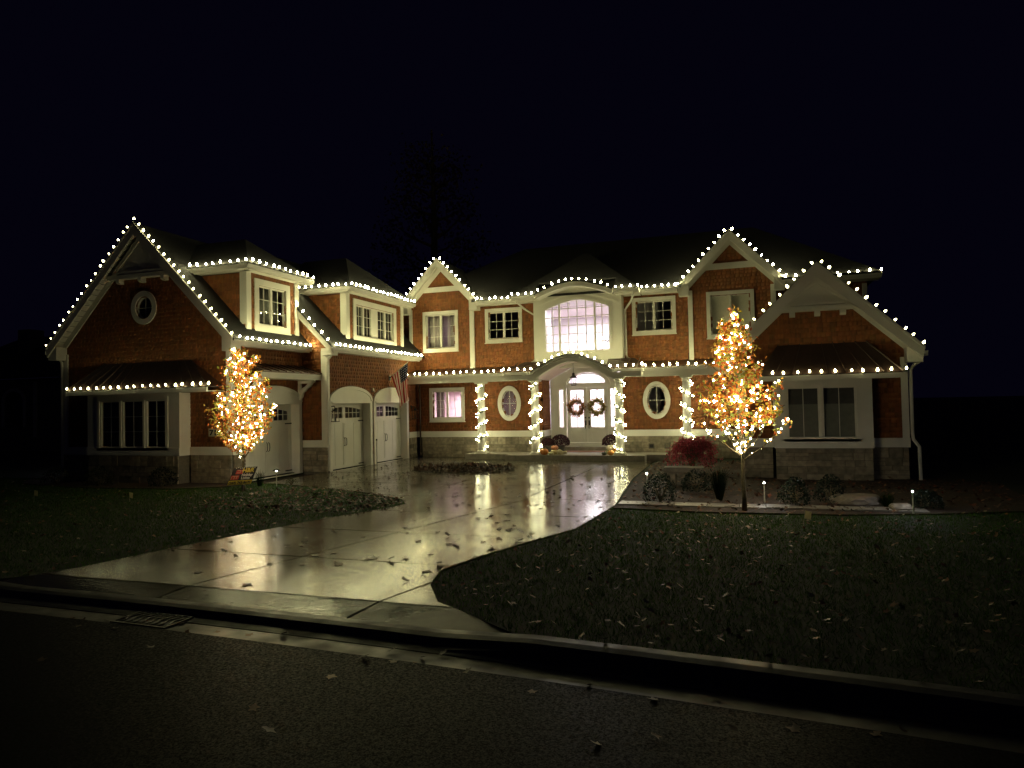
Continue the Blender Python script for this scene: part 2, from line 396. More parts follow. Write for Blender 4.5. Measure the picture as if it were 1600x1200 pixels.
for pl in (bedR, bedL):
    mb = MB(); mb.prism(GZ, pl, [], -.2, .006); mb.build('garden_bed', 'mulch', kind='structure')

# ------------------------------------------------------------------ house
HC = Vector((-8.8, 22, 0))
house = thing('house', HC, 'large two-storey cedar-shingled house with white trim, gables and lit rooflines', 'house')

def shingles(fr, outer, holes, parent, w=.0, ex=.13):
    us = [p[0] for p in outer]; vs = [p[1] for p in outer]
    Q = []
    v = min(vs)
    while v < max(vs):
        u = min(us) - rng.random() * .1
        while u < max(us):
            wd = rng.uniform(.085, .19); Q.append((u, u + wd - .002, v + rng.uniform(-.006, .006), v + ex + .012)); u += wd
        v += ex
    Q = np.array(Q)
    c = np.stack([(Q[:, 0] + Q[:, 1]) / 2, (Q[:, 2] + Q[:, 3]) / 2], 1)
    k = in_poly(c, outer)
    for h in holes: k &= ~in_poly(c, h)
    Q = Q[k]; n = len(Q)
    if not n: return
    umin, umax = min(us), max(us)
    Q[:, 0] = np.clip(Q[:, 0], umin, umax); Q[:, 1] = np.clip(Q[:, 1], umin, umax)
    tk = rng.uniform(.012, .02, n)
    def P(u, vv, ww): return np.array(fr.o)[None] + u[:, None] * np.array(fr.U) + vv[:, None] * np.array(fr.V) + ww[:, None] * np.array(fr.N)
    z = np.full(n, w)
    V = np.stack([P(Q[:, 0], Q[:, 2], z + tk), P(Q[:, 1], Q[:, 2], z + tk), P(Q[:, 1], Q[:, 3], z + .003), P(Q[:, 0], Q[:, 3], z + .003), P(Q[:, 0], Q[:, 2], z), P(Q[:, 1], Q[:, 2], z)], 1)
    b = np.arange(n)[:, None] * 6
    F = np.concatenate([b + np.array([[0, 1, 2, 3]]), b + np.array([[4, 5, 1, 0]]), b + np.array([[0, 3, 4, 4]]), b + np.array([[1, 5, 2, 2]])], 0)
    quads = F[:2 * n]; tris = F[2 * n:, :3]
    me = bpy.data.meshes.new('shingles')
    T = np.repeat(rng.uniform(.78, 1.2, n)[:, None] * np.array([1, 1, 1]) * (1 + rng.normal(0, .05, (n, 3))), 6, 0)
    o = np.array(wloc(parent)); V = V.reshape(-1, 3) - o
    loops = np.concatenate([quads.ravel(), tris.ravel()])
    me.vertices.add(len(V)); me.vertices.foreach_set('co', V.astype(np.float32).ravel())
    me.loops.add(len(loops)); me.loops.foreach_set('vertex_index', loops.astype(np.int32))
    me.polygons.add(len(quads) + len(tris))
    me.polygons.foreach_set('loop_start', np.concatenate([np.arange(len(quads)) * 4, len(quads) * 4 + np.arange(len(tris)) * 3]).astype(np.int32))
    me.materials.append(MATS['shingle'])
    a = me.color_attributes.new('tint', 'FLOAT_COLOR', 'POINT'); a.data.foreach_set('color', np.concatenate([T, np.ones((len(T), 1))], 1).astype(np.float32).ravel())
    me.update(calc_edges=True)
    tag(link('shingles', me, parent, wloc(parent)), kind='stuff')

def wall(fr, outer, holes=(), mat='wallback', clad=True, t=.16, name='wall'):
    mb = MB(); mb.prism(fr, outer, holes, -t, 0); o = mb.build(name, mat, house)
    if clad: shingles(fr, outer, holes, o)
    return o
def part(name, mat, fill, parent=None, **k):
    mb = MB(); fill(mb); return mb.build(name, mat, parent or house, **k)
def board(name, fr, u0, u1, v0, v1, w0=0., w1=.045, mat='trim', parent=None):
    return part(name, mat, lambda m: m.fbox(fr, u0, u1, v0, v1, w0, w1), parent)
def fquat(fr): return Matrix((fr.U, fr.V, fr.N)).transposed().to_quaternion()
def pane(fr, u0, u1, v0, v1, w, parent, mat='glass'):
    link('pane', pane_mesh[mat], parent, fr.p((u0 + u1) / 2, (v0 + v1) / 2, w), fquat(fr), (u1 - u0, v1 - v0, .006))

def room(fr, u0, u1, v0, v1, parent, mat='interior_dark', depth=1.6, grow=.5, w0=-.17):
    a, b, c, d = u0 - grow, u1 + grow, v0 - .5, v1 + .35; t = .04
    def fill(m):
        m.fbox(fr, a, b, c, d, w0 - depth - t, w0 - depth)
        m.fbox(fr, a - t, a, c - t, d + t, w0 - depth, w0); m.fbox(fr, b, b + t, c - t, d + t, w0 - depth, w0)
        m.fbox(fr, a, b, c - t, c, w0 - depth, w0); m.fbox(fr, a, b, d, d + t, w0 - depth, w0)
    return part('room', mat, fill, parent)
def room_light(p, e, c=(1, .80, .84), r=.12):
    d = bpy.data.lights.new('room_lamp', 'AREA'); d.shape = 'DISK'; d.size = max(.3, r * 2.5); d.energy = e; d.color = c
    link('room_lamp', d, None, p)
def curtain(fr, u0, u1, v0, v1, w, parent, mat):
    n = max(6, int((u1 - u0) / .035)); mb = MB(); vs = []
    for i in range(n + 1):
        u = u0 + (u1 - u0) * i / n; ww = w + .03 * math.sin(i * 1.7) + random.uniform(-.008, .008)
        vs += [fr.p(u, v0, ww), fr.p(u, v1, ww), fr.p(u, v1, ww - .01), fr.p(u, v0, ww - .01)]
    fs = []
    for i in range(n):
        a = i * 4; fs += [(a, a + 4, a + 5, a + 1), (a + 2, a + 6, a + 7, a + 3), (a + 1, a + 5, a + 6, a + 2), (a + 3, a + 7, a + 4, a)]
    mb.add(vs, fs); mb.build('curtain', mat, parent, smooth=True)

def window(fr, u0, u1, v0, v1, cw=.14, sashes=2, nx=2, ny=3, inside='dark', proud=.05, groups=None, label=None, cur=None, grid=True):
    iu0, iu1, iv0, iv1 = u0 + cw, u1 - cw, v0 + cw, v1 - cw
    mb = MB(); mb.prism(fr, rect(u0, u1, v0, v1), [rect(iu0, iu1, iv0, iv1)], -.02, proud)
    mb.fbox(fr, u0 - .02, u1 + .02, v0 - .035, v0 - .002, 0, proud + .025)
    win = mb.build('window', 'trim', house, label=label)
    sw = .045
    groups = groups or [(iu0, iu1)]
    if sashes > 1 and len(groups) == 1:
        W = (iu1 - iu0) / sashes; groups = [(iu0 + i * W, iu0 + (i + 1) * W) for i in range(sashes)]
    holes = [rect(a + sw, b - sw, iv0 + sw, iv1 - sw) for a, b in groups]
    mb = MB(); mb.prism(fr, rect(iu0, iu1, iv0, iv1), holes, -.1, -.02)
    sash = mb.build('sash', 'trim', win)
    mb = MB()
    for a, b in groups:
        a, b = a + sw, b - sw; c, d = iv0 + sw, iv1 - sw
        px, py = (nx, ny) if grid else (1, 1)
        for i in range(1, px): u = a + (b - a) * i / px; mb.fbox(fr, u - .009, u + .009, c, d, -.062, -.044)
        for j in range(1, py): v = c + (d - c) * j / py; mb.fbox(fr, a, b, v - .009, v + .009, -.060, -.046)
        for i in range(px):
            for j in range(py):
                pane(fr, a + (b - a) * i / px + .003, a + (b - a) * (i + 1) / px - .003, c + (d - c) * j / py + .003, c + (d - c) * (j + 1) / py - .003, -.072, win)
    if mb.v: mb.build('muntin', 'trim', win)
    room(fr, iu0, iu1, iv0, iv1, win, {'dark': 'interior_dark', 'lit': 'interior_pink', 'dim': 'interior_pink'}[inside])
    if inside == 'lit': room_light(fr.p((iu0 + iu1) / 2 + .35, iv1 - .1, -1.0), 85)
    if inside == 'dim': room_light(fr.p((iu0 + iu1) / 2 + .1, iv1 + .1, -1.2), 3.6)
    if cur:
        for (a, b, m) in cur: curtain(fr, iu0 + (iu1 - iu0) * a, iu0 + (iu1 - iu0) * b, iv0 - .1, iv1 + .05, -.3, win, m)
    return rect(iu0 + .003, iu1 - .003, iv0 + .003, iv1 - .003), win

def oval(fr, cu, cv, a, b, cw, inside='dark', gm='glass'):
    mb = MB(); mb.prism(fr, ell(cu, cv, a, b, 48), [ell(cu, cv, a - cw, b - cw, 48)], -.02, .055); win = mb.build('oval_window', 'trim', house)
    mb = MB(); mb.prism(fr, ell(cu, cv, a - cw, b - cw, 40), [ell(cu, cv, a - cw - .035, b - cw - .035, 40)], -.09, -.02); mb.build('sash', 'trim', win)
    mb = MB(); mb.fbox(fr, cu - .01, cu + .01, cv - b + cw, cv + b - cw, -.06, -.04); mb.fbox(fr, cu - a + cw, cu + a - cw, cv - .01, cv + .01, -.058, -.042); mb.build('muntin', 'trim', win)
    for q in range(4):
        t0 = q * math.pi / 2; pts = [(cu, cv)] + ell(cu, cv, a - cw, b - cw, 12, t0, t0 + math.pi / 2)
        mb = MB(); mb.prism(fr, pts, [], -.075, -.069); mb.build('pane', gm, win)
    room(fr, cu - a, cu + a, cv - b, cv + b, win, 'interior_pink' if inside != 'dark' else 'interior_dark', grow=.2)
    if inside != 'dark': room_light(fr.p(cu, cv + .3, -1.2), 2.6)
    return ell(cu, cv, a - cw - .002, b - cw - .002, 40)

W = 27.1
F27 = FY(W)
# --- windows of the main front (upper and lower) and their openings
hw = []
h1, _ = window(F27, -13.33, -11.69, 4.48, 6.20, inside='dim', cur=[(.0, .42, 'curtain'), (.72, 1.0, 'curtain')])
h2, _ = window(F27, -10.46, -8.84, 4.74, 6.15)
h3, _ = window(F27, -4.34, -2.68, 4.75, 6.18)
h4, w4 = window(F27, -1.55, .15, 4.48, 6.22, nx=1, ny=1)
h5, _ = window(F27, -13.08, -11.46, 1.50, 2.93, inside='lit', cur=[(.02, .3, 'curtain')])
mb = MB()
for (a, b) in ((-1.37, -.73), (-.67, -.03)):
    v = 4.66
    while v < 6.06: mb.add([F27.p(a, v, -.15), F27.p(b, v, -.15), F27.p(b, v + .041, -.136), F27.p(a, v + .041, -.136), F27.p(a, v + .003, -.153), F27.p(b, v + .003, -.153), F27.p(b, v + .044, -.139), F27.p(a, v + .044, -.139)], [(0, 1, 2, 3), (7, 6, 5, 4), (0, 4, 5, 1)]); v += .042
mb.build('blind', 'blind', w4)
h6 = oval(F27, -9.47, 2.21, .5, .72, .17, 'dim', 'glass_frost'); h7 = oval(F27, -3.49, 2.21, .52, .72, .17)

EZ = 6.30      # underside of the main eave
BT, BB = 1.085, .84   # water table band
# main front wall, in pieces: lower left / lower right of the entry, upper left / upper right of the bay, two gables
wall(F27, [(-13.72, BB), (-8.05, BB), (-8.05, 3.72), (-13.72, 3.72)], [h5, h6])
wall(F27, [(-4.85, BB), (-.36, BB), (-.36, 3.72), (-4.85, 3.72)], [h7])
wall(F27, [(-13.95, 3.72), (-10.95, 3.72), (-10.95, 6.5), (-12.45, 8.1), (-13.95, 6.5)], [h1])
wall(F27, [(-10.95, 3.72), (-8.2, 3.72), (-8.2, 6.5), (-10.95, 6.5)], [h2])
wall(F27, [(-4.66, 3.72), (-2.2, 3.72), (-2.2, 6.5), (-4.66, 6.5)], [h3])
wall(F27, [(-2.2, 3.72), (.88, 3.72), (.88, 6.5), (-.66, 8.14), (-2.2, 6.5)], [h4])
wall(FY(27.45), [(.8, 3.0), (3.93, 3.0), (3.93, 6.4), (.8, 6.4)])
wall(FY(27.9), [(-15.6, 4.2), (-13.8, 4.2), (-13.8, 6.5), (-15.6, 6.5)])
wall(FX(3.93), [(27.45, 0), (36.5, 0), (36.5, 6.4), (27.45, 6.4)])
# returns of the entry recess
wall(FX(-8.05), [(27.1, BB), (28.2, BB), (28.2, 3.3), (27.1, 3.3)])
board('band', FX(-8.05), 27.1, 28.2, BB, BT, .0, .05)
part('recess_wall', 'trim', lambda m: m.box((-4.85, 27.12, .2), (-4.7, 28.3, 3.8)))
# boxes behind so that nothing is open to the sky
part('rear_wall', 'wallback', lambda m: m.box((-13.9, 36.3, 0), (3.9, 36.5, 6.4)))
# water table
board('band', F27, -13.72, -8.05, BB, BT, .0, .06); board('band', F27, -4.85, -.36, BB, BT, .0, .06)
# corner boards of the upper storey
for a, b, v0 in ((-13.97, -13.83, 4.6), (-11.15, -10.95, 3.7), (-2.22, -2.05, 3.7), (.72, .90, 3.7)): board('corner_board', F27, a, b, v0, 6.32 if b != .9 else 6.35, .0, .06)
board('corner_board', FY(27.45), 3.78, 3.94, 3.0, 6.2, .0, .05)

# --- gables -------------------------------------------------------------
def gable(Yw, Yo, uc, vt, half, ve, fw=.2, bw=.17, ret=True, collar=None, roof_to=None, tri=None, drop=.0):
    """front gable: roof slabs from Yo back, barge boards, soffit, frieze boards on the wall, cornice returns"""
    s = (vt - ve) / half; L = math.hypot(1, s); fr, fo = FY(Yw), FY(Yo)
    for sg in (-1, 1):
        e = (uc + sg * half, ve)
        part('roof', 'roof', lambda m: m.slab([(uc, Yo + .012, vt), (uc, roof_to, vt), (e[0] + sg * .06, roof_to, e[1] - .06 * s), (e[0] + sg * .06, Yo + .012, e[1] - .06 * s)], (0, 0, .1)))
        vb = bw * L
        part('barge_board', 'trim', lambda m: m.prism(fo, [(uc, vt + .1), (uc, vt - vb), (e[0], e[1] - vb * .9), (e[0] + sg * .05, e[1] + .06)], [], -.008, .035))
        part('barge_trim', 'gutter', lambda m: m.prism(fo, [(uc, vt + .115), (uc, vt + .115 - .06 * L), (e[0] + sg * .05, e[1] + .07 - .06 * L), (e[0] + sg * .05, e[1] + .07)], [], .036, .06))
        # soffit boards
        n = max(6, int(half / .16))
        for i in range(n):
            a, b = i / n + .004, (i + 1) / n - .004; d = .055 * L
            pa = (uc + sg * half * a, vt - (vt - ve) * a - d); pb = (uc + sg * half * b, vt - (vt - ve) * b - d)
            part('soffit', 'soffit', lambda m: m.slab([(pa[0], Yo + .042, pa[1]), (pb[0], Yo + .042, pb[1]), (pb[0], Yw - .004, pb[1]), (pa[0], Yw - .004, pa[1])], (0, 0, .02)))
        # frieze on the wall
        hw_ = half - .28; d0 = .06 * L; vf = fw * L
        part('frieze', 'trim', lambda m: m.prism(fr, [(uc, vt - d0), (uc, vt - d0 - vf), (uc + sg * hw_, vt - s * hw_ - d0 - vf), (uc + sg * hw_, vt - s * hw_ - d0)], [], .024, .065))
        if ret:
            part('cornice_return', 'trim', lambda m: m.prism(FY(Yo + .02), [(e[0], e[1] - .02), (e[0], e[1] - vb - .06), (e[0] - sg * .36, e[1] - vb - .06), (e[0] - sg * .36, e[1] + .36 * s - vb)], [], -(Yw - Yo) + .03, .01))
    if collar:
        c0, c1 = collar; wd = (vt - .2 - c0) / s
        part('collar_board', 'trim', lambda m: m.prism(fr, [(uc - wd, c0), (uc + wd, c0), (uc + wd - (c1 - c0) / s, c1), (uc - wd + (c1 - c0) / s, c1)], [], .024, .060))
    if tri:
        t0 = tri; wd = (vt - .12 - t0) / s - .1
        P_ = FY(Yw - .16)
        part('gable_panel', 'trim', lambda m: m.prism(P_, [(uc - wd, t0), (uc + wd, t0), (uc, t0 + wd * s)], [], -.15, .0))
        part('gable_beam', 'trim', lambda m: (m.fbox(P_, uc - wd - .1, uc + wd + .1, t0 - .13, t0 - .002, -.15, .06)))
        k = wd * .78
        for sg in (-1, 1):
            part('panel_moulding', 'trim', lambda m: m.prism(P_, [(uc, t0 + wd * s - .02), (uc, t0 + wd * s - .2), (uc + sg * k, t0 + .10), (uc + sg * (k + .14), t0 + .10)], [], .0, .05))
        part('panel_moulding', 'trim', lambda m: m.fbox(P_, uc - k, uc + k, t0 + .02, t0 + .10, .0, .05))
        for q in (-.74, 0, .74):
            part('dentil', 'trim', lambda m: m.prism(Frame(P_.p(uc + q * wd - .07, 0, 0), P_.N, P_.V, -P_.U), [(-.15, t0 - .132), (.05, t0 - .132), (.05, t0 - .22), (-.02, t0 - .27), (-.15, t0 - .27)], [], -.14, .0))

gable(W, 26.7, -12.45, 8.28, 1.78, 6.42, collar=(7.02, 7.24), roof_to=29.8)
gable(W, 26.7, -.66, 8.30, 1.86, 6.40, collar=(7.04, 7.27), roof_to=29.8)
GC = -18.0
gable(16.95, 16.55, GC - .02, 7.97, 3.68, 4.27, fw=.17, bw=.2, roof_to=27.0, tri=6.52)
gable(20.6, 20.2, 1.71, 5.69, 2.42, 3.38, fw=.17, bw=.2, roof_to=27.0, tri=4.66)

# --- main roof, bay roof ------------------------------------------------
ER = 26.55
part('roof', 'roof', lambda m: m.slab([(x, y, 6.40 + (y - ER) * 3 / 4.75) for x, y in ((-14.2, 27.3), (-10.85, 27.3), (-10.85, ER), (-2.42, ER), (-2.42, 27.3), (1.1, 27.3), (1.1, ER), (4.28, ER), (.2, 31.3), (-10, 31.3))], (0, 0, .08)))
part('roof', 'roof', lambda m: m.slab([(4.28, ER, 6.40), (4.28, 36.6, 6.40), (.2, 31.3, 9.4)], (0, 0, .08)))
part('roof', 'roof', lambda m: m.slab([(-14.2, 36.6, 6.40), (-14.2, ER, 6.40), (-10, 31.3, 9.4)], (0, 0, .08)))
part('roof', 'roof', lambda m: m.slab([(4.28, 36.6, 6.40), (-14.2, 36.6, 6.40), (-10, 31.3, 9.4), (.2, 31.3, 9.4)], (0, 0, .08)))
CX = -6.43
BE = 26.08
part('roof', 'roof', lambda m: m.slab([(x, y, 6.42 + (y - BE) * 2.03 / 2.52) for x, y in ((CX - 2.5, BE), (CX - 1.56, BE), (CX - 1.56, 26.72), (CX + 1.56, 26.72), (CX + 1.56, BE), (CX + 2.5, BE), (CX, 28.6))], (0, 0, .06)))
part('roof', 'roof', lambda m: m.slab([(CX + 2.5, BE, 6.42), (CX + 2.5, 29.5, 6.42), (CX, 29.5, 8.45), (CX, 28.6, 8.45)], (0, 0, .06)))
part('roof', 'roof', lambda m: m.slab([(CX - 2.5, 29.5, 6.42), (CX - 2.5, BE, 6.42), (CX, 28.6, 8.45), (CX, 29.5, 8.45)], (0, 0, .06)))
def eave(fr, u0, u1, vt, depth, name='gutter'):
    """gutter on the eave line of frame fr (outer face at w=0) with fascia and soffit behind it"""
    prof = [(-.11, vt - .11), (-.03, vt - .12), (.0, vt - .06), (.015, vt), (.0, vt + .004), (-.012, vt - .05), (-.035, vt - .10), (-.098, vt - .095), (-.098, vt), (-.11, vt)]
    F2 = Frame(fr.p(u0, 0, 0), fr.N, fr.V, fr.U)
    part('gutter', 'gutter', lambda m: m.prism(F2, prof, [], 0, u1 - u0))
    board('fascia', fr, u0, u1, vt - .16, vt - .001, -.15, -.112, 'trim')
    part('soffit', 'soffit', lambda m: m.fbox(fr, u0, u1, vt - .145, vt - .125, -depth, -.152))
FE = FY(26.52)
eave(FE, -10.68, CX - 2.5, 6.42, .57); eave(FE, CX + 2.5, -2.56, 6.42, .57)
eave(FY(26.6), 1.25, 4.30, 6.42, .84); eave(FY(26.52), -15.4, -14.1, 6.42, 1.3)
FB = FY(26.03)
eave(FB, CX - 2.52, CX - 1.55, 6.42, .56); eave(FB, CX + 1.55, CX + 2.52, 6.42, .56)
for sg in (-1, 1):
    part('fascia', 'trim', lambda m: m.box((min(CX + sg * 2.5, CX + sg * 2.46), 26.10, 6.27), (max(CX + sg * 2.5, CX + sg * 2.46), 26.66, 6.42)))
    part('soffit', 'soffit', lambda m: m.box((min(CX + sg * 1.79, CX + sg * 2.455), 26.6, 6.272), (max(CX + sg * 1.79, CX + sg * 2.455), 27.08, 6.29)))

def archcurve(cx, half, base, rise, n=28):
    r = []
    for i in range(n + 1):
        t = -1 + 2 * i / n; y = .62 * math.sqrt(max(0, 1 - t * t * .92)) + .38 * .5 * (1 + math.cos(math.pi * t)); y0 = .62 * math.sqrt(.08)
        r.append((cx + half * t, base + rise * (y - y0) / (1 - y0)))
    return r
def band_poly(c0, c1): return c0 + list(reversed(c1))
# upper bay: white arched wall with the big window, curved eave
FBAY = FY(26.6)
topc = archcurve(CX, 1.52, 6.30, .44)
wt = archcurve(CX, 1.27, 5.88, .33)
whole = [(CX + 1.27, 4.22), *reversed(wt), (CX - 1.27, 4.22)]
bay_out = [(CX - 1.77, 3.55), (CX + 1.77, 3.55), (CX + 1.77, 6.30), *reversed(topc), (CX - 1.77, 6.30)]
wall(FBAY, bay_out, [whole], 'trim', False, .2, 'bay_wall')
part('bay_side', 'trim', lambda m: m.box((CX + 1.60, 26.805, 3.55), (CX + 1.768, 27.12, 6.4)))
part('bay_side', 'trim', lambda m: m.box((CX - 1.768, 26.805, 3.55), (CX - 1.60, 27.12, 6.4)))
# big arched window: casing ribs, mullions, muntins, panes
cas = archcurve(CX, 1.39, 5.92, .40); mb = MB()
mb.prism(FBAY, [(CX - 1.39, 4.10), (CX + 1.39, 4.10), (CX + 1.39, 5.9), *reversed(cas), (CX - 1.39, 5.9)], [whole], .001, .035)
bigwin = mb.build('arched_window', 'trim', house)
fri = archcurve(CX, 1.62, 6.02, .42); fro = archcurve(CX, 1.66, 6.08, .42)
part('arch_moulding', 'trim', lambda m: m.prism(FBAY, band_poly(fro, fri), [], .002, .03))
def arch_at(c, u):
    for a, b in zip(c, c[1:]):
        if a[0] <= u <= b[0] + 1e-9: return a[1] + (b[1] - a[1]) * (u - a[0]) / (b[0] - a[0])
    return c[0][1] if u < c[0][0] else c[-1][1]
us_ = [CX - 1.27 + 2.54 * i / 8 for i in range(9)]; us_[2] = CX - .71; us_[6] = CX + .71
us_[1] = (us_[0] + us_[2]) / 2; us_[7] = (us_[6] + us_[8]) / 2
for i in (3, 4, 5): us_[i] = us_[2] + (us_[6] - us_[2]) * (i - 2) / 4
vs_ = [4.22 + .335 * j for j in range(6)]
mb = MB()
for i in range(1, 8):
    hw_ = .036 if i in (2, 6) else .013
    mb.fbox(FBAY, us_[i] - hw_, us_[i] + hw_, 4.222, arch_at(wt, us_[i]) - .004, -.10, -.05 if hw_ < .02 else -.02)
mb.build('mullion', 'trim', bigwin)
mb = MB()
for v in vs_[1:]:
    mb.fbox(FBAY, us_[0] + .002, us_[8] - .002, v - .013, v + .013, -.098, -.052)
mb.build('muntin', 'trim', bigwin)
for i in range(8):
    for j in range(6):
        v0 = vs_[j]; v1 = vs_[j + 1] if j < 5 else 9
        pl = [(us_[i], v0), (us_[i + 1], v0)]
        n = 4; top = [(us_[i] + (us_[i + 1] - us_[i]) * (1 - k / n), min(v1, arch_at(wt, us_[i] + (us_[i + 1] - us_[i]) * (1 - k / n)))) for k in range(n + 1)]
        if min(t[1] for t in top) - v0 < .02: continue
        mb = MB(); mb.prism(FBAY, pl + top, [], -.116, -.110); mb.build('pane', 'glass', bigwin)
# curved eave over the bay
c_o = archcurve(CX, 1.55, 6.42, .42); c_i = archcurve(CX, 1.50, 6.27, .40)
part('curved_fascia', 'trim', lambda m: m.prism(FB, band_poly(c_o, c_i), [], -.12, .0))
part('curved_soffit', 'soffit', lambda m: m.prism(FB, band_poly([(u, v + .03) for u, v in c_i], c_i), [], -.56, -.121))
part('roof', 'roof', lambda m: m.prism(FB, band_poly([(u, v + .05) for u, v in c_o], [(u, v + .004) for u, v in c_o]), [], -1.6, .03))
# downspouts of the bay
def downspout(pts, r=.04, mat='gutter'): part('downspout', mat, lambda m: m.tube(pts, r, 8))
for sg in (-1, 1):
    x = CX + sg * 2.3; xi = CX + sg * 1.84
    downspout([(x, 26.12, 6.32), (x, 26.14, 6.2), (x - sg * .15, 26.5, 6.0), (xi, 27.0, 5.75), (xi, 27.0, 4.0), (xi + sg * .05, 26.93, 3.88), (xi + sg * .16, 26.85, 3.82)])

# --- porch --------------------------------------------------------------
slabs = link('porch_slab', None) if False else None
mb = MB(); mb.prism(GZ, [(-11.0, 25.93), (-9.1, 25.93), (-9.1, 25.38), (-3.75, 25.38), (-3.75, 25.93), (-1.9, 25.93), (-1.9, 27.09), (-4.86, 27.09), (-4.86, 28.25), (-8.04, 28.25), (-8.04, 27.09), (-11.0, 27.09)], [], -.1, .215)
porch = mb.build('porch_slab', 'concrete_rough', kind='structure')
for sg, ua, ub in ((-1, -13.70, CX - 2.62), (1, CX + 2.62, -.5)):
    eave(FY(26.0), ua, ub, 3.42, .3)
    board('porch_beam', FY(26.16), ua, ub, 3.10, 3.27, -.3, .0)
    part('porch_ceiling', 'soffit', lambda m: m.box((ua, 26.47, 3.24), (ub, 27.09, 3.27)))
    part('metal_roof', 'metal_roof', lambda m: m.slab([(ua, 26.03, 3.425), (ub, 26.03, 3.425), (ub, 27.08, 3.68), (ua, 27.08, 3.68)], (0, 0, .025)))
    mb = MB(); u = ua + .2
    while u < ub: mb.slab([(u, 26.02, 3.452), (u + .02, 26.02, 3.452), (u + .02, 27.07, 3.706), (u, 27.07, 3.706)], (0, 0, .03)); u += .42
    mb.build('roof_seam', 'metal_roof', house)
# entry porch: arched front band, vault, roof
FP = FY(25.36)
ao = archcurve(CX, 1.55, 3.34, .62); ai = archcurve(CX, 1.38, 3.12, .62)
ent_o = [(CX - 2.62, 3.40), (CX - 1.55, 3.40)] + ao[1:-1] + [(CX + 1.55, 3.40), (CX + 2.62, 3.40)]
part('arch_beam', 'trim', lambda m: m.prism(FP, [(CX - 2.62, 3.10), (CX - 1.38, 3.10)] + ai[1:-1] + [(CX + 1.38, 3.10), (CX + 2.62, 3.10), (CX + 2.62, 3.27), (CX + 1.6, 3.27)] + list(reversed([(u, v - .075) for u, v in ao]))[1:-1] + [(CX - 1.6, 3.27), (CX - 2.62, 3.27)], [], -.35, -.08))
part('arch_gutter', 'gutter', lambda m: m.prism(FP, [(CX - 2.66, 3.28), (CX - 1.56, 3.28)] + [(u, v - .06) for u, v in ao[1:-1]] + [(CX + 1.56, 3.28), (CX + 2.66, 3.28), (CX + 2.66, 3.40), (CX + 1.56, 3.40)] + list(reversed([(u, v + .03) for u, v in ao]))[1:-1] + [(CX - 1.56, 3.40), (CX - 2.66, 3.40)], [], -.06, .0))
for sg in (-1, 1):
    a, b = sorted((CX + sg * 2.62, CX + sg * 2.36))
    part('porch_beam', 'trim', lambda m: m.box((a, 25.715, 3.10), (b, 26.155, 3.27)))
    a, b = sorted((CX + sg * 2.66, CX + sg * 2.58))
    part('fascia', 'gutter', lambda m: m.box((a, 25.425, 3.285), (b, 25.98, 3.40)))
    a, b = sorted((CX + sg * 2.36, CX + sg * 1.62))
    part('porch_ceiling', 'soffit', lambda m: m.box((a, 25.715, 3.24), (b, 27.09, 3.27)))
va = archcurve(CX, 1.60, 3.12, .64)
part('vault', 'interior_pink', lambda m: m.prism(FP, band_poly([(u, v + .04) for u, v in va], va), [], -2.83, -.352))
for sg in (-1, 1):
    part('metal_roof', 'metal_roof', lambda m: m.slab([(CX + sg * 2.64, 25.40, 3.405), (CX + sg * 2.64, 26.2, 3.55), (CX + sg * 2.2, 26.58, 3.82), (CX + sg * 1.2, 26.58, 3.82), (CX + sg * 1.35, 25.40, 3.405)], (0, 0, .02)))
    mb = MB()
    for k in range(3):
        u = CX + sg * (1.72 + k * .36); mb.slab([(u, 25.38, 3.427), (u + .02, 25.38, 3.427), (u + .02, 26.5, 3.815), (u, 26.5, 3.815)], (0, 0, .03))
    mb.build('roof_seam', 'metal_roof', house)
part('metal_roof', 'metal_roof', lambda m: m.prism(FP, band_poly([(u, v + .055) for u, v in ao], [(u, v + .032) for u, v in ao]), [], -1.235, .02))
# pier between recess and porch
for x in (-8.05, -4.85):
    s_ = 1 if x > CX else -1
# columns
for (x, y) in ((-10.4, 26.30), (-7.93, 25.68), (-4.68, 25.68), (-2.30, 26.30)):
    mb = MB(); mb.lathe([(.168, .33), (.165, .5), (.155, 1.4), (.142, 2.6), (.138, 2.93)], (x, y, 0), 28); c_ = mb.build('column', 'trim', house, smooth=True)
    mb = MB(); mb.box((x - .215, y - .215, .217), (x + .215, y + .215, .275)); mb.lathe([(.205, .276), (.215, .30), (.205, .325), (.172, .345)], (x, y, 0), 28); mb.build('column_base', 'trim', c_)
    mb = MB(); mb.lathe([(.14, 2.91), (.16, 2.935), (.145, 2.955), (.15, 2.99), (.185, 3.02)], (x, y, 0), 28); mb.box((x - .2, y - .2, 3.021), (x + .2, y + .2, 3.06)); mb.box((x - .225, y - .225, 3.061), (x + .225, y + .225, 3.098)); mb.build('column_capital', 'trim', c_)

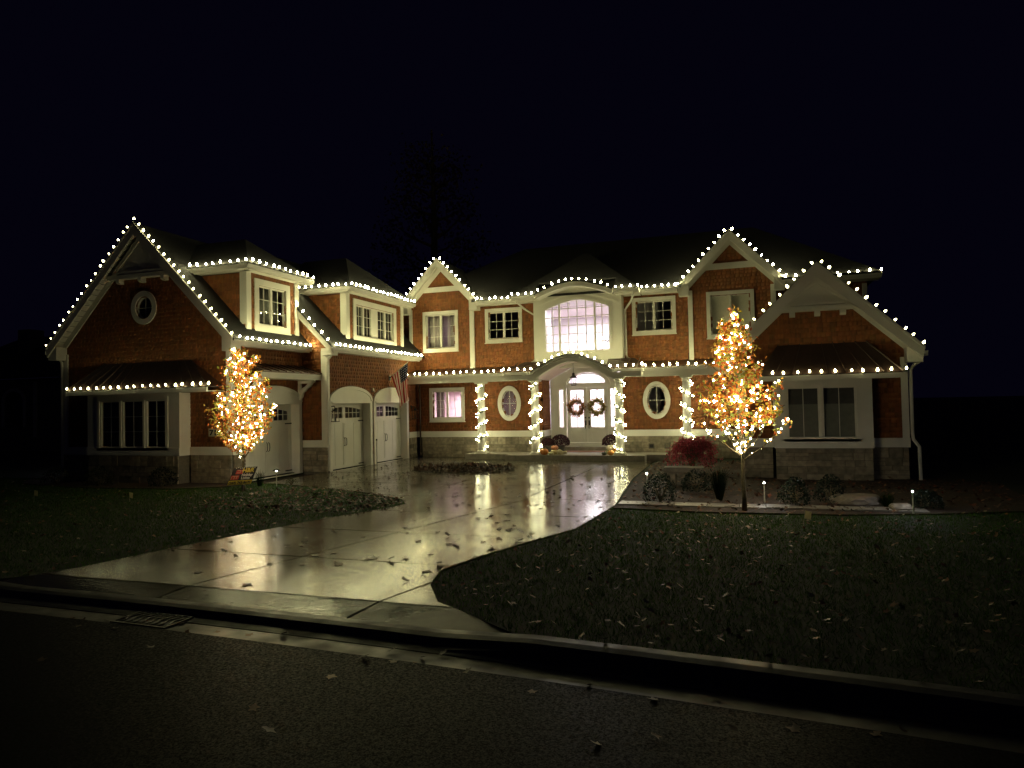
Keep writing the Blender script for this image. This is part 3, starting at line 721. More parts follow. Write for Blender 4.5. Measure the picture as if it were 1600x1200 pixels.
# --- entrance wall, doors ----------------------------------------------
YD = 28.2; FD = FY(YD); DX = -6.47
dl, dr = DX - .85, DX + .85
wall_top = [(CX + 1.60, 3.05)] + [p for p in reversed(archcurve(CX, 1.60, 3.12, .64))] + [(CX - 1.60, 3.05)]
door_hole = [(dl - .02, .40), (dr + .02, .40), (dr + .02, 2.90), *ell(DX, 2.90, .87, .52, 20, 0, math.pi)[1:-1], (dl - .02, 2.90)]
sl = [rect(DX - 1.19, DX - .93, 1.15, 2.74), rect(DX + .93, DX + 1.19, 1.15, 2.74)]
part('entry_wall', 'trim', lambda m: m.prism(FD, [(CX - 1.60, .21), (CX + 1.60, .21)] + wall_top, [door_hole] + sl, -.14, 0))
part('door_casing', 'trim', lambda m: m.prism(FD, [(dl - .14, .42), (dl - .02, .42), (dl - .02, 2.90), *reversed(ell(DX, 2.90, .87, .52, 24, 0, math.pi)[1:-1]), (dr + .02, 2.90), (dr + .02, .42), (dr + .14, .42), (dr + .14, 2.90), *ell(DX, 2.90, .99, .64, 24, 0, math.pi)[1:-1], (dl - .14, 2.90)], [], .001, .06))
part('door_sill', 'trim', lambda m: (m.fbox(FD, DX - 1.3, DX + 1.3, .38, .53, -.1, .12)))
part('door_step', 'concrete_rough', lambda m: m.box((DX - 1.35, 27.75, .216), (DX + 1.35, 28.19, .375)))
part('transom_bar', 'trim', lambda m: m.fbox(FD, dl - .018, dr + .018, 2.80, 2.93, -.12, -.005))
# transom
tr_o = [(DX - .85, 2.932), (DX + .85, 2.932), *ell(DX, 2.93, .85, .47, 24, 0, math.pi)[1:-1]]
tr_i = [(DX - .77, 2.985), (DX + .77, 2.985), *ell(DX, 2.985, .77, .37, 24, 0, math.pi)[1:-1]]
tr = part('transom', 'trim', lambda m: m.prism(FD, tr_o, [tr_i], -.1, -.02))
part('muntin', 'trim', lambda m: m.fbox(FD, DX - .01, DX + .01, 2.987, 3.35, -.07, -.05), tr)
for sg in (-1, 1):
    q = [(DX, 2.985), (DX + sg * .77, 2.985)] + [(DX + sg * .77 * math.cos(t * math.pi / 24), 2.985 + .37 * math.sin(t * math.pi / 24)) for t in range(1, 13)]
    part('pane', 'glass', lambda m: m.prism(FD, q, [], -.086, -.080), tr)
for s_ in sl:
    (a, c), (b, _), (_, d), _ = s_
    o = part('sidelight', 'trim', lambda m: m.prism(FD, rect(a - .05, b + .05, c - .05, d + .05), [rect(a + .015, b - .015, c + .015, d - .015)], -.06, .03))
    mb = MB()
    for j in range(1, 5): v = c + (d - c) * j / 5; mb.fbox(FD, a + .015, b - .015, v - .007, v + .007, -.04, -.025)
    mb.build('muntin', 'trim', o)
    for j in range(5): pane(FD, a + .017, b - .017, c + (d - c) * j / 5 + .01, c + (d - c) * (j + 1) / 5 - .01, -.05, o)
    part('panel', 'trim', lambda m: m.fbox(FD, a - .02, b + .02, .62, 1.05, .001, .02), o)
for sg in (-1, 1):
    a, b = (dl, DX - .004) if sg < 0 else (DX + .004, dr)
    gu0, gu1, gv0, gv1 = a + .14, b - .14, 1.16, 2.70
    d_ = part('front_door', 'door_white', lambda m: m.prism(FD, rect(a, b, .535, 2.795), [rect(gu0, gu1, gv0, gv1), ], -.07, -.02))
    part('door_panel', 'door_white', lambda m: (m.prism(FD, rect(gu0 - .01, gu1 + .01, .66, 1.03), [rect(gu0 + .03, gu1 - .03, .70, .99)], -.019, -.004), m.fbox(FD, gu0 + .05, gu1 - .05, .72, .97, -.019, -.010)), d_)
    part('muntin', 'door_white', lambda m: (m.fbox(FD, (gu0 + gu1) / 2 - .007, (gu0 + gu1) / 2 + .007, gv0, gv1, -.055, -.035), *[m.fbox(FD, gu0, gu1, gv0 + (gv1 - gv0) * j / 5 - .007, gv0 + (gv1 - gv0) * j / 5 + .007, -.053, -.037) for j in range(1, 5)]), d_)
    for i in range(2):
        for j in range(5): pane(FD, gu0 + (gu1 - gu0) * i / 2 + .003, gu0 + (gu1 - gu0) * (i + 1) / 2 - .003, gv0 + (gv1 - gv0) * j / 5 + .003, gv0 + (gv1 - gv0) * (j + 1) / 5 - .003, -.062, d_)
    hx = DX + sg * .075
    part('handle', 'iron', lambda m: (m.fbox(FD, hx - .03, hx + .03, 1.24, 1.44, -.019, .0), m.tube([FD.p(hx, 1.42, .0), FD.p(hx, 1.40, .05), FD.p(hx, 1.2, .055), FD.p(hx, 1.12, .05), FD.p(hx, 1.11, -.015)], .013, 6), m.fbox(FD, hx - .028, hx + .028, 1.52, 1.58, -.019, .008)), d_)
# foyer behind door and bay: walls, floors, stair, bright chandelier
def foyer(m):
    m.box((-9.2, 32.4, .4), (-3.6, 32.5, 6.2)); m.box((-9.3, 28.36, .4), (-9.2, 32.5, 6.2)); m.box((-3.6, 28.36, .4), (-3.5, 32.5, 6.2))
    m.box((-9.2, 28.36, 6.2), (-3.6, 32.5, 6.28)); m.box((CX - 1.55, 26.82, 3.86), (CX + 1.55, 28.36, 3.92)); m.box((-9.2, 28.36, 3.84), (CX - 1.55, 28.4, 6.2)); m.box((CX + 1.55, 28.36, 3.84), (-3.6, 28.4, 6.2))
    m.box((CX - 1.59, 26.82, 3.86), (CX - 1.55, 28.36, 6.2)); m.box((CX + 1.55, 26.82, 3.86), (CX + 1.59, 28.36, 6.2)); m.box((CX - 1.55, 26.82, 6.22), (CX + 1.55, 28.36, 6.27))
    m.box((-9.2, 28.36, .4), (-8.2, 28.4, 3.84)); m.box((-4.7, 28.36, .4), (-3.6, 28.4, 3.84))
part('foyer', 'interior_foyer', foyer)
part('foyer_floor', 'wood_floor', lambda m: m.box((-9.2, 28.36, .3), (-3.6, 32.4, .4)))
stair = MB()
for i in range(14): stair.box((-4.95, 29.2 + i * .2, .4 + i * .19), (-3.75, 29.45 + i * .2, .6 + i * .19))
stair.build('staircase', 'curtain', house)
mb = MB(); mb.tube([(-5.0, 28.9, 1.3), (-5.0, 31.9, 4.3)], .035, 6); mb.build('handrail', 'dark_wood', house)
chand = thing('chandelier', (-5.55, 29.4, 6.2), 'bright foyer chandelier seen through the tall arched window', 'chandelier')
mb = MB(); mb.tube([(-5.55, 29.4, 6.2), (-5.55, 29.4, 4.9)], .012, 6); mb.lathe([(.03, 4.75), (.07, 4.85), (.04, 4.95)], (-5.55, 29.4, 0), 12)
for k in range(8):
    a = k * math.pi / 4; mb.tube([(-5.55, 29.4, 4.85), (-5.55 + .25 * math.cos(a), 29.4 + .25 * math.sin(a), 4.72), (-5.55 + .45 * math.cos(a), 29.4 + .45 * math.sin(a), 4.85)], .01, 5)
mb.build('frame', 'iron', chand)
fb = MB().lathe([(.012, 0), (.035, .03), (.03, .07), (.006, .11)], (0, 0, 0), 8).mesh('bulb', 'chandelier_bulb')
for k in range(8):
    a = k * math.pi / 4; link('bulb', fb, chand, (-5.55 + .45 * math.cos(a), 29.4 + .45 * math.sin(a), 4.86))
room_light((-6.9, 29.9, 6.12), 430, (1, .92, .98), .5); room_light((-6.6, 30.2, 3.7), 230, (1, .92, .95), .4)

# --- garage wing ---------------------------------------------------------
FG = FY(16.95); X1, X2 = -14.72, -13.73; YR = 20.44
hr = oval(FG, -18.03, 5.46, .51, .53, .17)
wall(FG, [(-21.42, BB), (X1, BB), (X1, 4.35), (GC, 7.75), (-21.42, 4.35)], [hr])
part('wall', 'wallback', lambda m: m.box((-21.42, 17.12, 0), (-21.26, 27.0, 4.4)))
for a, b in ((-21.43, -21.27), (X1 - .13, X1 + .0)): board('corner_board', FG, a, b, BB, 4.12, .0, .055)
board('corner_board', FX(X1), 16.90, 17.06, BB, 4.1, .0, .05)
# stone course backing
def stone_back(fr, u0, u1, v0=0., v1=BB, t=.16): part('stone_backing', 'mortar', lambda m: m.fbox(fr, u0, u1, v0 - .3, v1, -t, .02))
# garage side walls with door openings
def garage_door(fr, c, half, hgt=2.33, spring=2.44, rise=.50, rec=.30):
    ho = half + .15
    casing_o = [(c - ho, -.02), (c + ho, -.02), (c + ho, spring), *ell(c, spring, ho, rise, 26, 0, math.pi)[1:-1], (c - ho, spring)]
    part('door_casing', 'trim', lambda m: m.prism(fr, casing_o, [rect(c - half, c + half, -.019, hgt)], -.18, .05))
    part('arch_moulding', 'trim', lambda m: m.prism(fr, [(c - ho, spring - .04), (c - ho + .1, spring - .04), *reversed(ell(c, spring - .02, ho - .11, rise - .1, 26, 0, math.pi)), (c + ho - .1, spring - .04), (c + ho, spring - .04), *ell(c, spring, ho, rise, 26, 0, math.pi)[1:-1], (c - ho, spring)], [], .051, .075))
    part('arch_moulding', 'trim', lambda m: m.fbox(fr, c - half - .02, c + half + .02, hgt, hgt + .07, .051, .07))
    for sg in (-1, 1): a, b = sorted((c + sg * half, c + sg * (half + .03))); part('jamb', 'trim', lambda m: m.fbox(fr, a, b, 0, hgt, -rec - .05, -.181))
    part('jamb', 'trim', lambda m: m.fbox(fr, c - half, c + half, hgt, hgt + .03, -rec - .05, -.181))
    # leaf: planks, rails, window rows, hardware
    z0, z1 = .012, hgt - .005
    leaf = part('garage_door', 'door_white', lambda m: m.fbox(fr, c - half + .002, c + half - .002, z0, 1.74, -rec - .05, -rec))
    holes = []; rim = .02
    for sg in (-1, 1):
        a, b = sorted((c + sg * .09, c + sg * (half - .14)))
        tops = []
        for k in range(9):
            u = b - (b - a) * k / 8; t = (u - c) / half; tops.append((u, 2.20 - .13 * t * t))
        holes.append([(a, 1.80), (b, 1.80)] + tops)
    part('window_rail', 'door_white', lambda m: m.prism(fr, rect(c - half + .002, c + half - .002, 1.741, z1), holes, -rec - .05, -rec), leaf)
    for h in holes:
        a, b = h[0][0], h[1][0]
        arch = list(reversed(h[2:]))
        for i in range(4):
            u0, u1 = a + (b - a) * i / 4, a + (b - a) * (i + 1) / 4
            if i: part('muntin', 'door_white', lambda m: m.fbox(fr, u0 - .011, u0 + .011, 1.801, arch_at(arch, u0), -rec - .035, -rec - .012), leaf)
            pane(fr, u0 + .004, u1 - .004, 1.804, 1.985, -rec - .03, leaf)
            part('pane', 'glass', lambda m: m.prism(fr, [(u0 + .004, 1.995), (u1 - .004, 1.995), (u1 - .004, arch_at(arch, u1 - .004)), (u0 + .004, arch_at(arch, u0 + .004))], [], -rec - .033, -rec - .027), leaf)
        part('muntin', 'door_white', lambda m: m.fbox(fr, a, b, 1.979, 2.001, -rec - .034, -rec - .013), leaf)
    # frame boards and planks
    w1 = -rec + .022
    for (a, b) in ((c - half + .004, c - half + .13), (c - .085, c - .004), (c + .004, c + .085), (c + half - .13, c + half - .004)): part('stile', 'door_white', lambda m: m.fbox(fr, a, b, z0 + .11, 1.62, -rec + .001, w1), leaf)
    for (v0, v1) in ((z0, z0 + .108), (1.622, 1.738)): part('rail', 'door_white', lambda m: m.fbox(fr, c - half + .004, c + half - .004, v0, v1, -rec + .001, w1 + .002), leaf)
    for sg in (-1, 1):
        a, b = sorted((c + sg * .087, c + sg * (half - .132))); n = 2
        for i in range(n):
            for j in range(3):
                vv0, vv1 = .123 + j * .5, .123 + (j + 1) * .5 - .006
                part('plank', 'door_white', lambda m: m.fbox(fr, a + (b - a) * i / n + .006, a + (b - a) * (i + 1) / n - .006, vv0, min(vv1, 1.618), -rec + .001, -rec + .012), leaf)
        hx = c + sg * .045
        part('handle', 'iron', lambda m: m.tube([fr.p(hx, 1.10, w1 + .003), fr.p(hx + sg * .012, 1.06, w1 + .045), fr.p(hx + sg * .02, .95, w1 + .05), fr.p(hx + sg * .012, .84, w1 + .045), fr.p(hx, .80, w1 + .003)], .011, 6), leaf)
        for v in (.09, 1.68): 
            a2, b2 = sorted((c + sg * (half - .01), c + sg * (half - .36)))
            part('hinge', 'iron', lambda m: m.prism(fr, [(a2, v - .02), (b2, v - .02), (b2, v + .02), (a2, v + .02)], [], w1 + .003, w1 + .014), leaf)
    part('room', 'interior_dark', lambda m: (m.fbox(fr, c - half, c + half, 1.5, 2.6, -2.0, -1.95)), leaf)
    return casing_o
F1, F2 = FX(X1), FX(X2)
d1 = garage_door(F1, 18.92, 1.27); d2 = garage_door(F2, 21.93, 1.27); d3 = garage_door(F2, 24.88, 1.27)
def opening(o): return [(u, max(v, -.5)) for u, v in o]
def wall_open(fr, u0, u1, v1, doors):
    hs = []
    pts = [(u0, 0)]
    for d in doors:
        base_l = d[0][0] + .004; base_r = d[1][0] - .004
        pts += [(base_l, 0), *[(min(max(u, base_l), base_r), v - .004) for u, v in reversed(d[2:])], (base_r, 0)]
    pts += [(u1, 0), (u1, v1), (u0, v1)]
    res = []
    for p in pts:
        if not res or (abs(p[0] - res[-1][0]) + abs(p[1] - res[-1][1])) > 1e-4: res.append(p)
    return wall(fr, res)
wall_open(F1, 16.96, YR - .01, 4.12, [d1]); wall_open(F2, YR + .01, 27.1, 4.12, [d2, d3])
board('band', F2, 26.36, 27.1, BB, BT, .0, .05); board('band', F1, 17.07, 17.49, BB, BT, .0, .05)
# return of the second garage bay
FRt = FY(YR)
wall(FRt, [(X1, BB), (X2 - .02, BB), (X2 - .02, 4.52), (-16.8, 7.56), (-16.8, 6.6), (X1, 4.58)])
board('corner_board', FRt, X2 - .19, X2 + .0, BB, 4.15, .0, .05); board('band', FRt, X1 + .03, X2 + .045, BB, BT, .0, .06)
board('corner_board', F2, YR - .045, YR + .10, BB, 4.12, .0, .05)
# roofs of the garage
part('roof', 'roof', lambda m: m.slab([(-13.28, 20.06, 4.22), (-13.28, 27.1, 4.22), (-16.9, 27.1, 7.84), (-16.9, 20.06, 7.84)], (0, 0, .09)))
part('roof', 'roof', lambda m: m.slab([(-16.9, 20.06, 7.84), (-16.9, 27.1, 7.84), (-19.2, 27.1, 6.6), (-19.2, 20.06, 6.6)], (0, 0, .09)))
FK = FY(20.10)
part('barge_board', 'trim', lambda m: m.prism(FK, [(-13.32, 4.22), (-13.32, 4.0), (-16.85, 7.51), (-16.85, 7.75)], [], -.04, .0))
part('soffit', 'soffit', lambda m: m.slab([(-13.4, 20.145, 4.2), (-13.4, 20.42, 4.2), (-16.85, 20.42, 7.65), (-16.85, 20.145, 7.65)], (0, 0, .03)))
part('frieze', 'trim', lambda m: m.prism(FRt, [(X2 + .02, 4.56), (X2 + .02, 4.30), (-16.8, 7.32), (-16.8, 7.58)], [], .024, .06))
part('cornice_return', 'trim', lambda m: m.box((-13.74, 20.14, 3.96), (-13.32, 20.50, 4.2)))
eave(FX(-14.26), 16.57, 20.40, 4.25, .45); eave(FX(-13.24), 20.10, 26.75, 4.23, .48)
eave_l = Frame((-21.75, 0, 0), (0, -1, 0), (0, 0, 1), (-1, 0, 0))
part('gutter', 'gutter', lambda m: m.box((-21.86, 16.57, 4.12), (-21.74, 27, 4.25)))
# dormers
def dormer(xf, y0, y1, vb, ve, xo, ov, apex_x, apex_z, roof, win, label=None):
    fr = FX(xf)
    hole, w_ = window(fr, *win[0], **win[1])
    wall(fr, [(y0, vb - .2), (y1, vb - .2), (y1, ve + .02), (y0, ve + .02)], [hole])
    board('corner_board', fr, y0 - .045, y0 + .17, vb - .05, ve, .0, .05); board('corner_board', fr, y1 - .17, y1 + .04, vb - .05, ve, .0, .05)
    fs = FY(y0); xr = roof(ve)
    wall(fs, [(xf, vb - .3), (xf, ve), (xr - .1, ve), (xr - .1, ve - .2)])
    board('corner_board', fs, xf - .20, xf + .0, roof_z(roof, xf - .2) - .1, ve, .0, .05)
    part('wall', 'wallback', lambda m: m.box((xr, y1 - .16, vb - .3), (xf - .17, y1 - .01, ve)))
    ye0, ye1 = y0 - ov, y1 + ov; yc = (y0 + y1) / 2
    eave(FX(xo), ye0, ye1, ve + .14, xo - xf + .0)
    FS = FY(ye0 - .005)
    eave(FS, xr - .35, xo - .02, ve + .14, ov)
    part('soffit', 'soffit', lambda m: m.box((xr - .3, y1, ve + .0), (xo - .15, ye1, ve + .02)))
    z = ve + .14; hy = min(yc - ye0, xo - apex_x)
    part('roof', 'roof', lambda m: m.slab([(xo, ye0, z), (xo, ye1, z), (apex_x, yc, apex_z)], (0, 0, .05)))
    part('roof', 'roof', lambda m: m.slab([(xo, ye0, z), (apex_x, yc, apex_z), (xr - 1.6, yc, apex_z), (xr - 1.6, ye0, z)], (0, 0, .05)))
    part('roof', 'roof', lambda m: m.slab([(xo, ye1, z), (apex_x, yc, apex_z), (xr - 1.6, yc, apex_z), (xr - 1.6, ye1, z)], (0, 0, .05)))
def roof_z(roof, x): return roof.a - (x - roof.x)
class RP:
    def __init__(s, x, a): s.x, s.a = x, a
    def __call__(s, z): return s.x - (z - s.a)
dormer(-14.69, 17.62, 20.16, 4.64, 6.46, -14.27, .42, -15.75, 7.78, RP(-14.26, 4.30), ((17.97, 19.72, 4.68, 6.31), dict(cw=.19, nx=2, ny=3, cur=[(0, 1, 'curtain_grey')])))
dormer(-13.66, 21.58, 25.80, 4.58, 6.30, -13.22, .42, -14.95, 8.0, RP(-13.28, 4.30), ((22.01, 25.23, 4.59, 6.15), dict(cw=.2, nx=2, ny=3, groups=[(22.21, 22.80), (22.80, 23.40), (23.80, 24.42), (24.42, 25.03)], cur=[(0, .12, 'curtain_grey'), (.3, .45, 'curtain_grey'), (.6, .75, 'curtain_grey'), (.9, 1, 'curtain_grey')])))
# pent roof over the first garage door
part('metal_roof', 'metal_roof', lambda m: m.slab([(-13.86, 17.3, 3.32), (-13.86, 20.36, 3.32), (-14.70, 20.36, 3.60), (-14.70, 17.3, 3.60)], (0, 0, .02)))
mb = MB()
for k in range(9): y = 17.32 + k * .375; mb.slab([(-13.85, y, 3.341), (-13.85, y + .022, 3.341), (-14.70, y + .022, 3.623), (-14.70, y, 3.623)], (0, 0, .035))
mb.build('roof_seam', 'metal_roof', house)
board('fascia', FX(-13.89), 17.32, 20.34, 3.13, 3.315, -.05, .0)
part('soffit', 'soffit', lambda m: m.box((-14.70, 17.33, 3.14), (-13.945, 20.33, 3.16)))
for y in (17.5, 20.17):
    fk = FY(y)
    prof = [(X1 + .01, 3.135), (-14.05, 3.135), (-14.05, 3.07), (-14.14, 3.03), (-14.2, 2.93), (-14.34, 2.86), (-14.42, 2.76), (-14.5, 2.72), (-14.54, 2.58), (-14.62, 2.48), (X1 + .01, 2.46)]
    part('bracket', 'trim', lambda m: m.prism(fk, prof, [[(X1 + .12, 3.03), (-14.30, 3.03), (-14.42, 2.93), (-14.56, 2.86), (X1 + .12, 2.80)]], -.09, .0))
# window boxes with pent roofs: garage front and right wing
def box_bay(fr, yb, u0, u1, v_top, groups, gv0, gv1, eu0, eu1, ey, ez, tu0, tu1, tz, kind, nx, ny):
    fb_ = FY(yb)
    d = fr.o.y - yb
    hs = [rect(a, b, gv0, gv1) for a, b in groups]
    o = part('bay_window', 'trim', lambda m: m.prism(fb_, rect(u0, u1, BB, v_top), hs, -.12, .0))
    part('bay_window_side', 'trim', lambda m: m.box((u0, yb + .121, BB), (u0 + .1, fr.o.y - .002, v_top)), o); part('bay_window_side', 'trim', lambda m: m.box((u1 - .1, yb + .121, BB), (u1, fr.o.y - .002, v_top)), o)
    part('band', 'trim', lambda m: m.fbox(fb_, u0 - .015, u1 + .015, BB + .02, BT, .001, .03), o)
    part('casing', 'trim', lambda m: m.prism(fb_, rect(groups[0][0] - .1, groups[-1][1] + .1, gv0 - .08, gv1 + .1), hs, .001, .03), o)
    for a, b in groups:
        part('sash', 'trim', lambda m: m.prism(fb_, rect(a, b, gv0, gv1), [rect(a + .04, b - .04, gv0 + .04, gv1 - .04)], -.09, -.01), o)
        mb = MB(); a, b, c, d_ = a + .04, b - .04, gv0 + .04, gv1 - .04
        for i in range(1, nx): u = a + (b - a) * i / nx; mb.fbox(fb_, u - .008, u + .008, c, d_, -.06, -.045)
        for j in range(1, ny): v = c + (d_ - c) * j / ny; mb.fbox(fb_, a, b, v - .008, v + .008, -.058, -.047)
        if mb.v: mb.build('muntin', 'trim', o)
        for i in range(nx):
            for j in range(ny): pane(fb_, a + (b - a) * i / nx + .002, a + (b - a) * (i + 1) / nx - .002, c + (d_ - c) * j / ny + .002, c + (d_ - c) * (j + 1) / ny - .002, -.07, o)
        if kind == 'shade': part('shade', 'curtain_grey', lambda m: m.fbox(fb_, a - .03, b + .03, c - .05, 2.01, -.17, -.15), o)
    part('room', 'interior_dark', lambda m: m.fbox(fb_, u0 + .11, u1 - .11, BB, v_top, -.40, -.36), o)
    # roof
    part('metal_roof', 'metal_roof', lambda m: m.slab([(eu0, ey, ez), (eu1, ey, ez), (tu1, fr.o.y - .005, tz), (tu0, fr.o.y - .005, tz)], (0, 0, .025)))
    part('metal_roof', 'metal_roof', lambda m: m.slab([(eu0, ey, ez), (tu0, fr.o.y - .005, tz), (eu0, fr.o.y - .005, ez)], (0, 0, .025)))
    part('metal_roof', 'metal_roof', lambda m: m.slab([(eu1, ey, ez), (tu1, fr.o.y - .005, tz), (eu1, fr.o.y - .005, ez)], (0, 0, .025)))
    mb = MB(); n = int((eu1 - eu0) / .42)
    for k in range(n + 1):
        t = k / n; a = eu0 + (eu1 - eu0) * t; b = tu0 + (tu1 - tu0) * t
        mb.slab([(a, ey, ez + .026), (a + .02, ey, ez + .026), (b + .02, fr.o.y - .006, tz + .026), (b, fr.o.y - .006, tz + .026)], (0, 0, .03))
    mb.build('roof_seam', 'metal_roof', house)
    board('fascia', FY(ey), eu0, eu1, ez - .13, ez - .002, -.05, .0)
    part('soffit', 'soffit', lambda m: m.box((eu0 + .01, ey + .052, ez - .12), (eu1 - .01, fr.o.y - .02, ez - .10)))
    part('soffit', 'soffit', lambda m: m.box((eu0, ey + .052, ez - .13), (eu0 + .03, fr.o.y - .02, ez - .004)))
FWg = FY(20.6)
box_bay(FG, 16.5, -19.92, -16.24, 2.74, [(-19.40, -18.58), (-18.50, -17.64), (-17.56, -16.76)], 1.08, 2.54, -20.46, -14.94, 16.2, 2.87, -19.7, -16.2, 3.72, 'dark', 2, 3)
box_bay(FWg, 20.15, .52, 2.93, 2.68, [(.86, 1.67), (1.73, 2.55)], 1.10, 2.47, .12, 3.60, 19.85, 2.78, .70, 2.88, 3.62, 'shade', 2, 1)
board('band', FG, -21.42, -19.93, BB, BT, .0, .06); board('band', FG, -16.22, X1 + .05, BB, BT, .0, .06)
# right wing
wall(FWg, [(-.35, BB), (3.82, BB), (3.82, 3.42), (1.72, 5.45), (-.35, 3.42)], [])
part('wall', 'wallback', lambda m: (m.box((-.35, 20.77, 0), (-.2, 26.5, 3.4)), m.box((3.66, 20.77, 0), (3.82, 27.5, 3.4))))
for a, b in ((-.36, -.2), (3.67, 3.83)): board('corner_board', FWg, a, b, BB, 3.2, .0, .055)
board('band', FWg, -.36, .51, BB, BT, .0, .06); board('band', FWg, 2.94, 3.84, BB, BT, .0, .06)
part('gutter', 'gutter', lambda m: m.box((4.13, 20.22, 3.2), (4.25, 27, 3.33)))
downspout([(4.15, 20.5, 3.2), (4.12, 20.5, 3.08), (4.0, 20.52, 3.0), (3.9, 20.53, 2.86), (3.89, 20.53, 1.2), (3.9, 20.5, 1.05), (4.02, 20.46, .86), (4.03, 20.46, -.05)], .045)
downspout([(-13.33, 20.2, 4.12), (-13.36, 20.25, 4.0), (-13.6, 20.36, 3.85), (-13.66, 20.38, 3.7), (-13.66, 20.38, 1.15), (-13.64, 20.36, 1.0), (-13.58, 20.32, .86), (-13.58, 20.32, .05)], .04)
downspout([(-21.76, 16.75, 4.14), (-21.72, 16.78, 4.05), (-21.55, 16.85, 3.95), (-21.49, 16.88, 3.85), (-21.49, 16.88, .05)], .04)
downspout([(-13.6, 26.1, 3.3), (-13.55, 26.6, 3.15), (-13.5, 27.0, 3.05), (-13.5, 27.0, .05)], .035, 'dark_wood')

# --- stones --------------------------------------------------------------
def rough_block(seed):
    r = random.Random(seed); bm = bmesh.new(); bmesh.ops.create_cube(bm, size=1)
    for v in bm.verts: v.co += Vector((r.uniform(-.02, .02), r.uniform(-.03, .03), r.uniform(-.03, .03)))
    bmesh.ops.bevel(bm, geom=[e for e in bm.edges if all(v.co.z > 0 for v in e.verts)], offset=.05, segments=1, affect='EDGES')
    me = bpy.data.meshes.new('stone'); bm.to_mesh(me); bm.free(); me.materials.append(MATS['stone']); return me
blocks = [rough_block(i) for i in range(6)]
sb = MB(); 
def stone_wall(fr, u0, u1, t=.16): return part('stone_base', 'mortar', lambda m: m.fbox(fr, u0, u1, -.3, BB - .002, -t, .02))
def lay(fr, u0, u1, v0, v1, w=.02, t=.16):
    base_part = stone_wall(fr, u0, u1, t); v = v0; r = random
    while v < v1 - .04:
        h = r.choice((.12, .16, .2, .24)); 
        if v + h > v1 - .09: h = v1 - v
        u = u0
        while u < u1 - .02:
            wd = r.uniform(.22, .58)
            if u + wd > u1 - .14: wd = u1 - u
            pr = r.uniform(.03, .055)
            if h > .19 and r.random() < .3:
                for q in (0, 1): link('stone', r.choice(blocks), base_part, fr.p(u + wd / 2, v + h * (.25 + .5 * q), w + pr / 2), fquat(fr), (wd - .012, h / 2 - .012, pr))
            else: link('stone', r.choice(blocks), base_part, fr.p(u + wd / 2, v + h / 2, w + pr / 2), fquat(fr), (wd - .012, h - .012, pr))
            u += wd
        v += h
lay(F27, -13.45, -8.06, .0, BB - .004); lay(F27, -4.84, -.4, .0, BB - .004)
lay(FRt, X1 + .03, X2 + .03, 0, BB - .004); lay(FG, -21.42, -19.95, 0, BB - .004); lay(FG, -16.2, X1 + .02, 0, BB - .004)
lay(FY(16.53), -19.88, -16.28, .0, BB - .004, .02, .41); lay(FWg, -.35, .48, 0, BB - .004); lay(FWg, 2.96, 3.8, 0, BB - .004); lay(FY(20.18), .55, 2.9, 0, BB - .004, .02, .41); lay(F2, 26.38, 27.0, 0, BB - .004); lay(F1, 16.98, 17.48, 0, BB - .004); stone_wall(FX(-8.05), 27.1, 28.2, .12)
# --- small fixtures on the house ----------------------------------------
for x in (-3.72, -3.12):
    o = part('vent', 'mortar', lambda m: m.prism(F27, rect(x - .11, x + .11, .36, .56), [rect(x - .075, x + .075, .395, .525)], .03, .085))
    part('vent_louvre', 'iron', lambda m: m.fbox(F27, x - .076, x + .076, .394, .526, .03, .06), o)
part('camera', 'plastic_white', lambda m: (m.fbox(F2, 23.38, 23.48, 2.76, 2.90, .0, .07), m.tube([F2.p(23.43, 2.79, .07), F2.p(23.43, 2.77, .12)], .03, 8)))
def sconce(fr, u, v, label=None):
    def fill(m):
        m.fbox(fr, u - .05, u + .05, v + .02, v + .16, .0, .03)
        m.tube([fr.p(u, v + .1, .03), fr.p(u, v + .12, .16), fr.p(u, v + .05, .2)], .016, 6)
        for a, b in ((-1, -1), (1, -1), (1, 1), (-1, 1)): m.tube([fr.p(u + a * .08, v - .06, .2 + b * .08), fr.p(u + a * .09, v - .40, .2 + b * .09)], .008, 4)
        m.fbox(fr, u - .105, u + .105, v - .42, v - .395, .095, .305)
        m.slab([fr.p(u - .1, v - .06, .1), fr.p(u + .1, v - .06, .1), fr.p(u + .1, v - .06, .3), fr.p(u - .1, v - .06, .3)], (0, 0, .02))
        m.tube([fr.p(u, v - .04, .2), fr.p(u, v + .05, .2)], [.08, .02], 8)
        m.tube([fr.p(u, v - .39, .2), fr.p(u, v - .26, .2)], .02, 8)
    o = part('wall_lantern', 'iron', fill, label=label)
sconce(FX(X2), 20.62, 2.12); sconce(FX(X2), 26.6, 2.05)
# house number
plate = part('number_plate', 'plate', lambda m: m.fbox(FG, -15.53, -15.02, 1.40, 1.64, .024, .045))
def text_mesh(s, size, shear=0.):
    c = bpy.data.curves.new('text', 'FONT'); c.body = s; c.size = size; c.shear = shear; c.extrude = .003; c.offset = size * .035; c.align_x = 'LEFT'
    o = bpy.data.objects.new('text', c); col.objects.link(o); dg = bpy.context.evaluated_depsgraph_get()
    me = bpy.data.meshes.new_from_object(o.evaluated_get(dg)); bpy.data.objects.remove(o); return me
def put_text(name, s, size, fr, u, v, w, mat, parent, width=None, shear=0.):
    me = text_mesh(s, size, shear); me.materials.clear(); me.materials.append(MATS[mat])
    xs_ = [v_.co.x for v_ in me.vertices]; k = 1. if width is None else width / (max(xs_) - min(xs_))
    return link(name, me, parent, fr.p(u, v, w), fquat(fr), (k, 1, 1))
put_text('numeral', '715', .22, FG, -15.49, 1.44, .05, 'sign_black', plate, .42)

